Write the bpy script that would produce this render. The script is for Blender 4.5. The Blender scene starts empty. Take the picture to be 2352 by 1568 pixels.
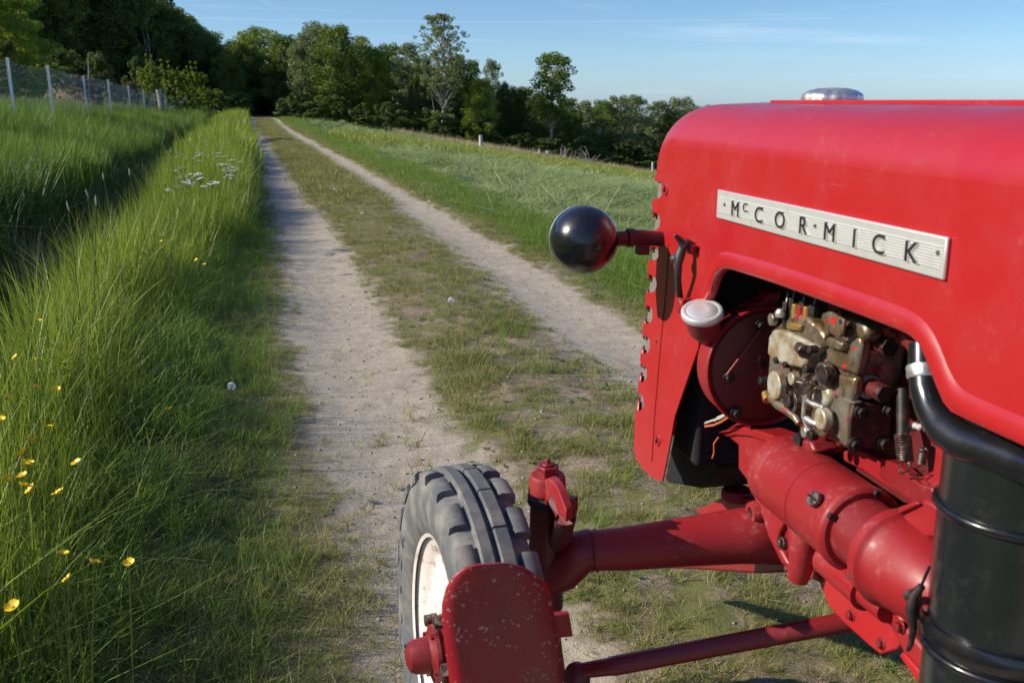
import bpy, bmesh, math, random
import numpy as np
from mathutils import Vector, Matrix
random.seed(7); rng = np.random.default_rng(7)
scn = bpy.context.scene
R = math.radians

# ------------------------------------------------------------------ camera
CAM_H = 1.45; FPX = 2287.0; PITCH = R(13.57); YAW = R(12.0)   # FPX: focal length in 1/2352 widths
cf = Vector((math.sin(YAW)*math.cos(PITCH), math.cos(YAW)*math.cos(PITCH), -math.sin(PITCH)))
cr = Vector((math.cos(YAW), -math.sin(YAW), 0)); cu = cr.cross(cf)
camd = bpy.data.cameras.new('camera'); cam = bpy.data.objects.new('camera', camd)
scn.collection.objects.link(cam); scn.camera = cam
m = Matrix((cr, cu, -cf)).transposed().to_4x4(); m.translation = Vector((0, 0, CAM_H)); cam.matrix_world = m
camd.sensor_width = 36; camd.lens = 36*FPX/2352; camd.clip_start = .05; camd.clip_end = 2000
camd.dof.use_dof = True; camd.dof.focus_distance = 3.6; camd.dof.aperture_fstop = 9.0

# ------------------------------------------------------------------ light
SUN_EL = R(29); SUN_AZ = R(-85)          # azimuth measured from +Y (ahead) towards +X; the sun stands left
to_sun = Vector((math.sin(SUN_AZ)*math.cos(SUN_EL), math.cos(SUN_AZ)*math.cos(SUN_EL), math.sin(SUN_EL)))
sd = bpy.data.lights.new('sun', 'SUN'); sd.energy = 4.8; sd.angle = R(.5); sd.color = (1, .915, .77)
so = bpy.data.objects.new('sun', sd); scn.collection.objects.link(so)
so.rotation_euler = to_sun.to_track_quat('Z', 'Y').to_euler()
w = bpy.data.worlds.new('World'); scn.world = w; w.use_nodes = True
nt = w.node_tree; nt.nodes.clear(); N = nt.nodes; L = nt.links
out = N.new('ShaderNodeOutputWorld'); bg = N.new('ShaderNodeBackground'); sky = N.new('ShaderNodeTexSky')
sky.sky_type = 'NISHITA'; sky.sun_disc = False; sky.sun_elevation = SUN_EL; sky.sun_rotation = SUN_AZ
sky.air_density = 1.0; sky.dust_density = .3; sky.ozone_density = 2.2; sky.altitude = 100
bg.inputs['Strength'].default_value = .105
tc = N.new('ShaderNodeTexCoord')
sep = N.new('ShaderNodeSeparateXYZ'); L.new(tc.outputs['Generated'], sep.inputs[0])
def wm(op, a, b=None, c=None):
    n = N.new('ShaderNodeMath'); n.operation = op
    for i, v in enumerate((a, b, c)):
        if v is None: continue
        if isinstance(v, (int, float)): n.inputs[i].default_value = v
        else: L.new(v, n.inputs[i])
    return n.outputs[0]
azn = wm('ARCTAN2', sep.outputs['X'], sep.outputs['Y']); eln = wm('ARCSINE', sep.outputs['Z'])
cmb = N.new('ShaderNodeCombineXYZ'); L.new(wm('MULTIPLY', azn, 3.2), cmb.inputs[0]); L.new(wm('MULTIPLY', wm('ADD', eln, wm('MULTIPLY', azn, .02)), 46.), cmb.inputs[1])
nz = N.new('ShaderNodeTexNoise'); nz.inputs['Scale'].default_value = 1.0; nz.inputs['Detail'].default_value = 5; nz.inputs['Roughness'].default_value = .55; nz.inputs['Distortion'].default_value = .5
L.new(cmb.outputs[0], nz.inputs['Vector'])
cr_ = N.new('ShaderNodeMapRange'); cr_.inputs[1].default_value = .52; cr_.inputs[2].default_value = .82; cr_.interpolation_type = 'SMOOTHSTEP'; L.new(nz.outputs[0], cr_.inputs[0])
def trail(slope, off, width, a0, a1, amt):      # a thin vapour trail, a straight line in azimuth / elevation
    dd = wm('ABSOLUTE', wm('SUBTRACT', eln, wm('ADD', wm('MULTIPLY', azn, slope), off)))
    g = wm('MULTIPLY', wm('SUBTRACT', 1.0, wm('MINIMUM', wm('DIVIDE', dd, width), 1.0)), amt)
    r1 = wm('MINIMUM', wm('MAXIMUM', wm('MULTIPLY', wm('SUBTRACT', azn, a0), 30.), 0.), 1.); r2 = wm('MINIMUM', wm('MAXIMUM', wm('MULTIPLY', wm('SUBTRACT', a1, azn), 30.), 0.), 1.)
    return wm('MULTIPLY', g, wm('MULTIPLY', r1, r2))
tr = wm('ADD', trail(0, .0735, .0011, R(-8), R(30), .10), trail(-.55, .077, .0008, R(-3.6), R(0.6), .22))
tint = N.new('ShaderNodeMix'); tint.data_type = 'RGBA'; tint.blend_type = 'MULTIPLY'; tint.inputs[0].default_value = 1; L.new(sky.outputs[0], tint.inputs[6])
tcol = N.new('ShaderNodeValToRGB'); L.new(wm('MULTIPLY', eln, 1.2), tcol.inputs[0]); tcol.color_ramp.elements[0].color = (.62, .88, 1.40, 1); tcol.color_ramp.elements[0].position = 0
tcol.color_ramp.elements[1].color = (.62, .80, 1.15, 1); tcol.color_ramp.elements[1].position = .6; _e = tcol.color_ramp.elements.new(.12); _e.color = (.53, .72, .98, 1); L.new(tcol.outputs[0], tint.inputs[7])
fac = wm('MINIMUM', wm('ADD', wm('MULTIPLY', cr_.outputs[0], .34), tr), 1.0)
mix = N.new('ShaderNodeMix'); mix.data_type = 'RGBA'; L.new(fac, mix.inputs[0]); L.new(tint.outputs[2], mix.inputs[6]); mix.inputs[7].default_value = (6.6, 7.6, 8.8, 1)
L.new(mix.outputs[2], bg.inputs[0]); L.new(bg.outputs[0], out.inputs[0])
scn.view_settings.view_transform = 'Standard'; scn.view_settings.look = 'None'; scn.view_settings.exposure = .38; scn.view_settings.gamma = 1
scn.view_settings.use_curve_mapping = False
scn.render.engine = 'CYCLES'; scn.cycles.max_bounces = 6; scn.cycles.transparent_max_bounces = 4; scn.cycles.diffuse_bounces = 3; scn.cycles.use_denoising = True

# ------------------------------------------------------------------ helpers
COL = scn.collection
def ray(x, y):
    return (cf + cr*((x-1176)/FPX) + cu*((784-y)/FPX)).normalized()
def UX(x, y, X):
    v = ray(x, y); return Vector((0, 0, CAM_H)) + v*(X/v.x)
def UY(x, y, Y):
    v = ray(x, y); return Vector((0, 0, CAM_H)) + v*(Y/v.y)
def tag(o, label=None, cat=None, group=None, kind=None):
    if label: o['label'] = label
    if cat: o['category'] = cat
    if group: o['group'] = group
    if kind: o['kind'] = kind
    return o
def empty(name, loc=(0, 0, 0), **k):
    o = bpy.data.objects.new(name, None); COL.objects.link(o); o.location = loc; o.empty_display_size = .1
    return tag(o, **k)
def link(name, me, mat=None, parent=None, **k):
    o = bpy.data.objects.new(name, me); COL.objects.link(o)
    if mat is not None and not me.materials: me.materials.append(mat)
    if parent is not None:
        o.parent = parent
        # children of moved empties: keep world geometry
        pw = parent_world(parent)
        o.matrix_parent_inverse = pw.inverted()
    return tag(o, **k)
def parent_world(p):
    mw = Matrix.LocRotScale(p.location, p.rotation_euler, p.scale)
    if p.parent: mw = parent_world(p.parent) @ p.matrix_parent_inverse @ mw
    return mw
class MB:
    """collects shapes and links them as one mesh object"""
    def __init__(s): s.bm = bmesh.new()
    def prism(s, pts, d):
        vs = [s.bm.verts.new(p) for p in pts]; d = Vector(d)
        f = s.bm.faces.new(vs); f.normal_update()
        ws = [s.bm.verts.new(Vector(p)+d) for p in pts]
        if f.normal.dot(d) > 0: f.normal_flip()
        g = s.bm.faces.new(ws); g.normal_update()
        if g.normal.dot(d) < 0: g.normal_flip()
        n = len(vs)
        for i in range(n): s.bm.faces.new((vs[i], vs[(i+1) % n], ws[(i+1) % n], ws[i]))
        return s
    def box(s, a, b):
        x0, y0, z0 = a; x1, y1, z1 = b
        return s.prism([(x0, y0, z0), (x1, y0, z0), (x1, y1, z0), (x0, y1, z0)], (0, 0, z1-z0))
    def sweep(s, path, rad, n=14, caps=True, closed=False):
        path = [Vector(p) for p in path]; k = len(path)
        rads = rad if isinstance(rad, (list, tuple)) else [rad]*k
        rings = []; up = None
        for i, p in enumerate(path):
            if closed: t = path[(i+1) % k]-path[i-1]
            else: t = path[min(i+1, k-1)]-path[max(i-1, 0)]
            t.normalize()
            if up is None: up = Vector((0, 0, 1)) if abs(t.z) < .9 else Vector((1, 0, 0))
            a = t.cross(up).normalized(); b = a.cross(t).normalized(); up = b
            rings.append([s.bm.verts.new(p+a*math.cos(2*math.pi*j/n)*rads[i]+b*math.sin(2*math.pi*j/n)*rads[i]) for j in range(n)])
        for i in range(k if closed else k-1):
            r0, r1 = rings[i], rings[(i+1) % k]
            for j in range(n): s.bm.faces.new((r0[j], r0[(j+1) % n], r1[(j+1) % n], r1[j]))
        if caps and not closed: s.bm.faces.new(rings[0][::-1]); s.bm.faces.new(rings[-1])
        return s
    def lathe(s, o, axis, prof, n=32, a0=0, a1=2*math.pi, sx=1.0):
        """prof: list of (distance along axis, radius)"""
        o = Vector(o); ax = Vector(axis).normalized()
        u = ax.cross(Vector((0, 0, 1)) if abs(ax.z) < .9 else Vector((0, 1, 0))).normalized(); v = ax.cross(u)
        full = a1-a0 > 6.28; m_ = n if full else n+1
        rings = []
        for d, r in prof:
            if r < 1e-6: rings.append([s.bm.verts.new(o+ax*d)])
            else: rings.append([s.bm.verts.new(o+ax*d+(u*math.cos(a0+(a1-a0)*j/n)+v*math.sin(a0+(a1-a0)*j/n))*r) for j in range(m_)])
        for i in range(len(rings)-1):
            p, q = rings[i], rings[i+1]
            for j in range(n):
                jj = (j+1) % m_ if full else j+1
                if len(p) == 1 and len(q) == 1: continue
                if len(p) == 1: s.bm.faces.new((p[0], q[jj], q[j]))
                elif len(q) == 1: s.bm.faces.new((p[j], p[jj], q[0]))
                else: s.bm.faces.new((p[j], p[jj], q[jj], q[j]))
        return s
    def cyl(s, a, b, r, r2=None, n=20):
        a = Vector(a); b = Vector(b); d = (b-a).length; r2 = r if r2 is None else r2
        return s.lathe(a, b-a, [(0, 0), (0, r), (d, r2), (d, 0)], n)
    def hexa(s, a, b, r): return s.cyl(a, b, r, n=6)
    def mesh(s, name, smooth=35):
        bmesh.ops.recalc_face_normals(s.bm, faces=s.bm.faces[:])
        me = bpy.data.meshes.new(name); s.bm.to_mesh(me); s.bm.free()
        if smooth:
            me.shade_smooth(); me.set_sharp_from_angle(angle=R(smooth))
        return me
    def build(s, name, mat, parent=None, smooth=35, bevel=0, seg=2, **k):
        o = link(name, s.mesh(name, smooth), mat, parent, **k)
        if bevel:
            md = o.modifiers.new('bevel', 'BEVEL'); md.width = bevel; md.segments = seg; md.limit_method = 'ANGLE'; md.angle_limit = R(30); md.harden_normals = False
        return o
def np_mesh(name, V, Fq, smooth=False):
    """V (n,3), Fq (m,k) faces of the same size"""
    me = bpy.data.meshes.new(name); k = Fq.shape[1]
    me.vertices.add(len(V)); me.vertices.foreach_set('co', np.asarray(V, np.float32).ravel())
    me.loops.add(Fq.size); me.loops.foreach_set('vertex_index', Fq.astype(np.int32).ravel())
    me.polygons.add(len(Fq)); me.polygons.foreach_set('loop_start', np.arange(0, Fq.size, k, dtype=np.int32))
    if smooth: me.polygons.foreach_set('use_smooth', np.ones(len(Fq), bool))
    me.update(calc_edges=True); return me

# ------------------------------------------------------------------ materials
class Mat:
    def __init__(s, name, base=(.5, .5, .5), rough=.5, metal=0., **k):
        s.m = bpy.data.materials.new(name); s.m.use_nodes = True; s.t = s.m.node_tree; s.p = s.t.nodes['Principled BSDF']
        s.p.inputs['Base Color'].default_value = (*base, 1); s.p.inputs['Roughness'].default_value = rough; s.p.inputs['Metallic'].default_value = metal
        for a, b in k.items(): s.p.inputs[a.replace('_', ' ')].default_value = b
    def n(s, typ, **k):
        n = s.t.nodes.new('ShaderNode'+typ)
        for a, b in k.items():
            if hasattr(n, a): setattr(n, a, b)
            else: n.inputs[a].default_value = b
        return n
    def l(s, a, b): s.t.links.new(a, b)
    def math(s, op, a, b=None):
        n = s.n('Math'); n.operation = op
        for i, v in enumerate((a, b)):
            if v is None: continue
            if isinstance(v, (int, float)): n.inputs[i].default_value = v
            else: s.l(v, n.inputs[i])
        return n.outputs[0]
    def noise(s, scale, detail=4, rough=.55, vec=None, dist=0):
        n = s.n('TexNoise'); n.inputs['Scale'].default_value = scale; n.inputs['Detail'].default_value = detail; n.inputs['Roughness'].default_value = rough; n.inputs['Distortion'].default_value = dist
        s.l(vec if vec is not None else s.pos(), n.inputs['Vector']); return n.outputs[0]
    def pos(s):
        if not hasattr(s, '_g'): s._g = s.n('NewGeometry').outputs['Position']
        return s._g
    def ramp(s, fac, a, b, lo=0., hi=1.):
        n = s.n('MapRange'); n.interpolation_type = 'SMOOTHSTEP'
        for i, v in zip((0, 1, 2, 3, 4), (fac, a, b, lo, hi)):
            if isinstance(v, (int, float)): n.inputs[i].default_value = v
            else: s.l(v, n.inputs[i])
        return n.outputs[0]
    def mix(s, f, a, b):
        n = s.n('Mix'); n.data_type = 'RGBA'
        for i, v in zip((0, 6, 7), (f, a, b)):
            if isinstance(v, (int, float)): n.inputs[i].default_value = v
            elif isinstance(v, tuple): n.inputs[i].default_value = (*v, 1)
            else: s.l(v, n.inputs[i])
        return n.outputs[2]
    def col(s, c): s.l(c, s.p.inputs['Base Color']); return s
    def rough(s, c): s.l(c, s.p.inputs['Roughness']); return s
    def bump(s, h, strength=.3, dist=.01):
        b = s.n('Bump'); b.inputs['Strength'].default_value = strength; b.inputs['Distance'].default_value = dist
        s.l(h, b.inputs['Height']); s.l(b.outputs[0], s.p.inputs['Normal']); return s

def red_paint(name, base, worn=.5, rough=.34, dust=.25, chip=(.06, .045, .04)):
    M = Mat(name, base, rough, Coat_Weight=.25 if rough < .4 else .08, Coat_Roughness=.24)
    n1 = M.noise(9, 5); n2 = M.noise(60, 4, .7); n3 = M.noise(170, 3, .6)
    c = M.mix(M.ramp(n1, .35, .7, 0, .2), base, tuple(min(1, v*.8+.012) for v in base))
    c = M.mix(M.math('MULTIPLY', M.ramp(n2, .5, .8, 0, dust), M.ramp(n1, .45, .7)), c, (.42, .25, .20))
    spots = M.math('MULTIPLY', M.ramp(n3, .70, .74), M.ramp(M.noise(22, 3), .5, .62))
    c = M.mix(M.math('MULTIPLY', spots, worn), c, chip)
    scr = M.n('Mapping'); scr.inputs['Scale'].default_value = (30, 9, 260); scr.inputs['Rotation'].default_value = (.5, .3, .2); M.l(M.pos(), scr.inputs['Vector'])
    c = M.mix(M.math('MULTIPLY', M.ramp(M.noise(1, 2, vec=scr.outputs[0]), .70, .76, 0, .30), M.ramp(M.noise(5, 3), .5, .62)), c, (.55, .25, .22))
    M.col(c); M.rough(M.ramp(n1, .3, .7, rough-.05, rough+.12)); M.bump(M.math('ADD', M.math('MULTIPLY', n1, .6), M.math('MULTIPLY', n2, .12)), .12, .01)
    return M.m
RED = red_paint('red_hood_paint', (.39, .0125, .016), .5, .34, .2, (.30, .10, .09))
RED2 = red_paint('red_cast_paint', (.28, .009, .012), .8, .50, .5)
RED3 = red_paint('red_old_paint', (.20, .010, .013), .8, .4, .3)
DRED = red_paint('red_grime_and_shade', (.11, .012, .012), 1, .5, .3)  # darkest red; also puts the shadow on the kingpin housing into the colour
BLK = Mat('black_paint', (.008, .0085, .01), .22, Coat_Weight=.4, Coat_Roughness=.15)
BLK.col(BLK.mix(BLK.ramp(BLK.noise(40, 6, .7), .55, .8, 0, .25), (.008, .0085, .010), (.10, .09, .08))); BLK.rough(BLK.ramp(BLK.noise(14, 5), .3, .75, .16, .42)); BLK = BLK.m
CAN = Mat('black_canister_paint', (.012, .014, .016), .3, Coat_Weight=.5, Coat_Roughness=.12)
CAN.col(CAN.mix(CAN.ramp(CAN.noise(30, 6, .75), .5, .85, 0, .3), (.011, .014, .015), (.12, .10, .09))); CAN.rough(CAN.ramp(CAN.noise(9, 5), .3, .75, .18, .42)); CAN.bump(CAN.noise(8, 3), .2, .01); CAN = CAN.m
DARK = Mat('greasy_dark_metal', (.02, .017, .016), .55, .3)
DARK.col(DARK.mix(DARK.ramp(DARK.noise(50, 4), .4, .7), (.014, .012, .011), (.055, .03, .026))); DARK = DARK.m
BROWN = Mat('oily_brown_casting', (.075, .03, .022), .5, .2); BROWN.col(BROWN.mix(BROWN.ramp(BROWN.noise(40, 4), .4, .7), (.05, .02, .016), (.12, .05, .035))); BROWN = BROWN.m
VOID = Mat('inner_shade_black', (.006, .005, .005), .9).m  # near-black; puts the shade of holes and of the hood's inside into colour
ALU = Mat('worn_aluminium', (.62, .60, .56), .34, .85)
ALU.col(ALU.mix(ALU.ramp(ALU.noise(60, 5, .7), .45, .75, 0, .55), (.66, .64, .60), (.34, .29, .24))); ALU.rough(ALU.ramp(ALU.noise(25, 4), .3, .7, .25, .55)); ALU.bump(ALU.noise(45, 3), .25, .006); ALU = ALU.m
PLATE = Mat('brushed_emblem_metal', (.76, .74, .70), .38, .6)
PLATE.col(PLATE.mix(PLATE.ramp(PLATE.noise(35, 5, .7), .5, .8, 0, .5), (.80, .79, .76), (.50, .46, .36))); PLATE = PLATE.m
MESHM = Mat('grille_mesh_metal', (.42, .38, .33), .6, .3)
_w = MESHM.n('TexWave'); _w.inputs['Scale'].default_value = 130; _w.bands_direction = 'Z'; MESHM.l(MESHM.pos(), _w.inputs['Vector'])
MESHM.col(MESHM.mix(_w.outputs['Fac'], (.16, .13, .11), (.55, .50, .44))); MESHM.bump(_w.outputs['Fac'], .8, .003); MESHM = MESHM.m
def pump_metal():
    M = Mat('oily_pump_metal', (.35, .30, .22), .38, .75)
    n = M.noise(16, 5, .6); n2 = M.noise(45, 4, .7); n3 = M.noise(38, 4, .6, dist=.6)
    c = M.mix(M.ramp(n, .35, .62), (.34, .315, .26), (.22, .145, .07))
    c = M.mix(M.ramp(n2, .46, .66, 0, .9), c, (.07, .045, .03))
    rf = M.ramp(n3, .615, .64)
    c = M.mix(rf, c, (.45, .015, .015)); M.col(c)
    M.l(M.math('MULTIPLY', M.math('SUBTRACT', 1.0, rf), .7), M.p.inputs['Metallic'])
    M.rough(M.ramp(n2, .3, .7, .28, .6)); M.bump(n2, .3, .004); return M.m
PUMP = pump_metal()
CREAM = Mat('stained_cream_metal', (.60, .56, .43), .42, .35)
CREAM.col(CREAM.mix(CREAM.ramp(CREAM.noise(22, 5, .65), .42, .65), (.50, .48, .39), (.30, .20, .10))); CREAM = CREAM.m
STEEL = Mat('greasy_steel', (.16, .14, .13), .42, .8)
STEEL.col(STEEL.mix(STEEL.ramp(STEEL.noise(80, 3), .4, .65), (.22, .19, .17), (.07, .03, .025))); STEEL = STEEL.m
BRASS = Mat('old_brass', (.42, .27, .08), .45, .7).m
RUB = Mat('grey_worn_rubber', (.10, .105, .11), .75)
_n = RUB.noise(18, 5, .6)
RUB.col(RUB.mix(RUB.ramp(_n, .38, .72), (.10, .108, .115), (.23, .215, .185))); RUB.bump(RUB.noise(120, 4, .7), .25, .003); RUB = RUB.m
RUBD = Mat('dark_rubber', (.02, .021, .023), .6).m
RIM = Mat('off_white_rim_paint', (.74, .66, .60), .45)
RIM.col(RIM.mix(RIM.ramp(RIM.noise(30, 5, .7), .52, .72, 0, .8), (.80, .73, .68), (.30, .16, .10))); RIM = RIM.m
LATCHM = Mat('dark_grey_rubber', (.035, .034, .033), .55).m
WIREM = Mat('pale_cable', (.45, .44, .42), .6).m
ORNG = Mat('orange_cable', (.55, .13, .05), .6).m
def dusty_red():
    M = Mat('dusty_mud_plate_paint', (.28, .012, .020), .38, Coat_Weight=.2, Coat_Roughness=.3)
    v = M.n('TexVoronoi'); v.inputs['Scale'].default_value = 120; M.l(M.pos(), v.inputs['Vector'])
    rad = M.ramp(M.noise(75, 3), .38, .68, .03, .50)
    sp = M.math('MULTIPLY', M.ramp(v.outputs['Distance'], M.math('MULTIPLY', rad, .6), rad, 1, 0), M.ramp(M.noise(14, 3), .40, .56))
    c = M.mix(M.ramp(M.noise(8, 5), .4, .7, 0, .5), (.30, .012, .020), (.20, .03, .032))
    c = M.mix(M.math('MULTIPLY', sp, .85), c, (.50, .30, .24)); M.col(c); M.bump(M.math('ADD', sp, M.math('MULTIPLY', M.noise(9, 3), 3.)), .25, .004); return M.m
MUD = dusty_red()

def leafy(name, a, b, trans=.45, rough=.5, patch=.25, rnd=.5, spec=.35, tone=False):
    """foliage: colours vary from plant to plant and in soft patches; light shines through the blades"""
    M = Mat(name, a, rough); M.p.inputs['Specular IOR Level'].default_value = spec
    oi = M.n('ObjectInfo'); n = M.noise(patch, 3)
    f = M.math('ADD', M.math('MULTIPLY', oi.outputs['Random'], rnd), M.math('MULTIPLY', M.ramp(n, .3, .7), 1-rnd))
    ta = M.n('Attribute'); ta.attribute_name = 'tone'; f = M.math('MINIMUM', M.math('ADD', M.math('MULTIPLY', f, .55), M.math('MULTIPLY', M.math('SUBTRACT', ta.outputs['Fac'], .12), .6)), 1.25) if tone else f
    c = M.mix(f, tuple(v*(.72 if tone else 1) for v in a), tuple(v*(1.18 if tone else 1) for v in b)); M.col(c)
    tr = M.n('BsdfTranslucent'); M.l(M.mix(.5, c, M.mix(f, (a[0]*1.5, a[1]*1.35, a[2]*.5), (b[0]*1.5, b[1]*1.35, b[2]*.5))), tr.inputs[0])
    ms = M.n('MixShader'); ms.inputs[0].default_value = trans; M.l(M.p.outputs[0], ms.inputs[1]); M.l(tr.outputs[0], ms.inputs[2])
    M.l(ms.outputs[0], M.t.nodes['Material Output'].inputs[0]); return M.m
G_TALL = leafy('tall_verge_grass', (.095, .180, .020), (.31, .38, .055), .42, .42, tone=True)
G_MEAD = leafy('meadow_grass', (.10, .19, .03), (.18, .28, .045), .4, .5, .3, tone=True)
G_SHORT = leafy('short_track_grass', (.17, .205, .05), (.34, .315, .115), .3, .55, 1.2, tone=True)
G_DRY = leafy('dry_grass', (.40, .32, .20), (.55, .46, .31), .3, .6, tone=True)
G_VERGE = leafy('verge_grass', (.125, .225, .032), (.225, .325, .055), .4, .5, tone=True)
G_MOWN = leafy('mown_grass', (.18, .26, .08), (.46, .52, .24), .3, .6, .9, .35, .15, tone=True)
G_STRIP = leafy('uncut_strip_grass', (.19, .27, .055), (.33, .35, .075), .35, .5, tone=True)
G_DARK = leafy('ditch_grass', (.04, .10, .02), (.075, .14, .03), .35, .5, tone=True)
LEAF_D = leafy('dark_tree_leaves', (.070, .115, .022), (.12, .175, .032), .3, .5, .2)
LEAF_M = leafy('green_tree_leaves', (.105, .175, .024), (.17, .235, .035), .35, .5, .3)
LEAF_L = leafy('fresh_tree_leaves', (.17, .25, .025), (.26, .33, .04), .4, .5, .4)
LEAF_S = leafy('silvery_tree_leaves', (.15, .20, .075), (.22, .26, .11), .3, .5, .4)
BRAM = leafy('bramble_leaves', (.07, .08, .03), (.16, .13, .075), .25, .6, .8)
BARK = Mat('grey_bark', (.13, .105, .08), .9)
BARK.col(BARK.mix(BARK.ramp(BARK.noise(3, 5, .7), .35, .7), (.07, .058, .045), (.20, .17, .135))); BARK = BARK.m
BARKP = Mat('pale_bark', (.32, .29, .24), .85)
BARKP.col(BARKP.mix(BARKP.ramp(BARKP.noise(4, 5, .7), .4, .65), (.40, .37, .31), (.12, .10, .08))); BARKP = BARKP.m
POST = Mat('weathered_pale_post', (.50, .50, .47), .75)
POST.col(POST.mix(POST.ramp(POST.noise(9, 5, .7), .4, .7), (.56, .56, .53), (.30, .28, .25))); POST = POST.m
ZINC = Mat('galvanised_post', (.55, .60, .62), .45, .4).m
PET_Y = Mat('yellow_petals', (.88, .62, .012), .45).m
PET_W = Mat('white_petals', (.78, .78, .72), .6).m
SEED = Mat('pale_seed_head', (.40, .36, .24), .8).m
STEM = leafy('flower_stem', (.13, .2, .04), (.2, .26, .06), .3, .5)

# ------------------------------------------------------------------ terrain
XLY = np.array([-8, 0, 4.2, 6.1, 10.5, 21, 40, 53, 85, 100, 140, 400.]); XLX = np.array([.47, .42, .33, .2, .1, -.385, -1.33, -2.02, -3.3, -4.2, -9., -60.])
def sm(a, b, x): t = np.clip((x-a)/(b-a), 0, 1); return t*t*(3-2*t)
def xl(y): return np.interp(y, XLY, XLX)
def vnoise(x, y, s, seed=0):
    x = np.asarray(x, float)*s; y = np.asarray(y, float)*s
    xi = np.floor(x).astype(np.int64); yi = np.floor(y).astype(np.int64); fx = x-xi; fy = y-yi
    fx = fx*fx*(3-2*fx); fy = fy*fy*(3-2*fy)
    def h(a, b):
        n = (a*374761393+b*668265263+seed*974634777) & 0xffffffff; n = ((n ^ (n >> 13))*1274126177) & 0xffffffff
        return ((n ^ (n >> 16)) & 0xffff)/65535.
    return (h(xi, yi)*(1-fx)+h(xi+1, yi)*fx)*(1-fy)+(h(xi, yi+1)*(1-fx)+h(xi+1, yi+1)*fx)*fy
def terr(x, y):
    x = np.asarray(x, float); y = np.asarray(y, float)
    c = x-xl(y); u = np.maximum(c-2.4, 0); z = -.165*(u-1.3*(1-np.exp(-u/1.3)))*sm(-10, 8, y)
    far = np.maximum(u-45, 0); z = z+.165*far*.7
    w_ = -c
    z = z+.06*sm(.5, 1.0, w_)*(1-sm(1.3, 1.8, w_))
    z = z-1.0*(1-.68*sm(10, 26, y))*sm(1.5, 2.2, w_)*(1-sm(2.9, 3.9, w_))
    k = 1-.78*sm(25, 95, y)
    z = z+.88*k*sm(3.3, 8, w_)+.34*np.minimum(np.maximum(w_-8.4, 0), 45)*(1-.5*sm(50, 95, y))
    # wheel ruts a little sunk, middle a little proud
    z = z-.025*(np.exp(-((c)/.30)**2)+np.exp(-((c-1.64)/.30)**2))+.02*np.exp(-((c-.82)/.4)**2)
    return z
def rough_z(x, y):
    c = x-xl(y); d = 1-sm(6, 30, y)
    onp = np.clip(1.6*np.exp(-((c)/.36)**4)+1.6*np.exp(-((c-1.64)/.34)**4), 0, 1)
    b = (vnoise(x, y, 3, 1)-.5)*.02+(vnoise(x, y, 11, 2)-.5)*.012
    fine = (vnoise(x, y*1.3, 26, 3)-.5)*.006+(np.maximum(vnoise(x, y, 38, 4)-.72, 0))*.03
    return (b*(1.2-.8*onp)+fine*(1.1-.3*onp))*d+sm(2.8, 3.6, c)*((vnoise(x, y*1.6, 1.1, 71)-.5)*.15+(vnoise(x, y*1.5, 3.1, 72)-.5)*.07)*(1-.5*sm(30, 70, y))
def zt(x, y): return float(terr(x, y))
def UT(x, y):
    """the point of the terrain seen at this place of the photograph"""
    v = ray(x, y); s_ = np.concatenate([np.arange(1, 30, .02), np.arange(30, 400, .1)])
    px, py, pz = v.x*s_, v.y*s_, CAM_H+v.z*s_
    h = pz-terr(px, py); i = int(np.argmax(h < 0)); return Vector((px[i], py[i], float(terr(px[i], py[i]))))
cs = np.unique(np.concatenate([-np.geomspace(5, 160, 40), np.linspace(-5, -1, 34), np.arange(-1, 3.4, .022), np.linspace(3.4, 12, 40), np.geomspace(12, 300, 44)]))
ysn = np.concatenate([np.arange(-8, 1.6, .3), np.arange(1.6, 6, .022), np.arange(6, 12, .05), np.arange(12, 30, .15), np.arange(30, 120, .8), np.geomspace(120, 900, 26)])
CC, YY = np.meshgrid(cs, ysn); XX = CC+xl(YY); ZZ = terr(XX, YY)+rough_z(XX, YY)
nc, ny = len(cs), len(ysn)
idx = np.arange(nc*ny).reshape(ny, nc)
quads = np.stack([idx[:-1, :-1], idx[:-1, 1:], idx[1:, 1:], idx[1:, :-1]], -1)
Vall = np.stack([XX.ravel(), YY.ravel(), ZZ.ravel()], -1)
def sub_sheet(name, mask_c, mat, **k):
    q = quads[:, mask_c].reshape(-1, 4); used = np.unique(q); remap = np.zeros(len(Vall), int); remap[used] = np.arange(len(used))
    me = np_mesh(name, Vall[used], remap[q], True)
    at = me.attributes.new('lat', 'FLOAT', 'POINT'); at.data.foreach_set('value', CC.ravel()[used].astype(np.float32))
    return link(name, me, mat, None, **k)
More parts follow.
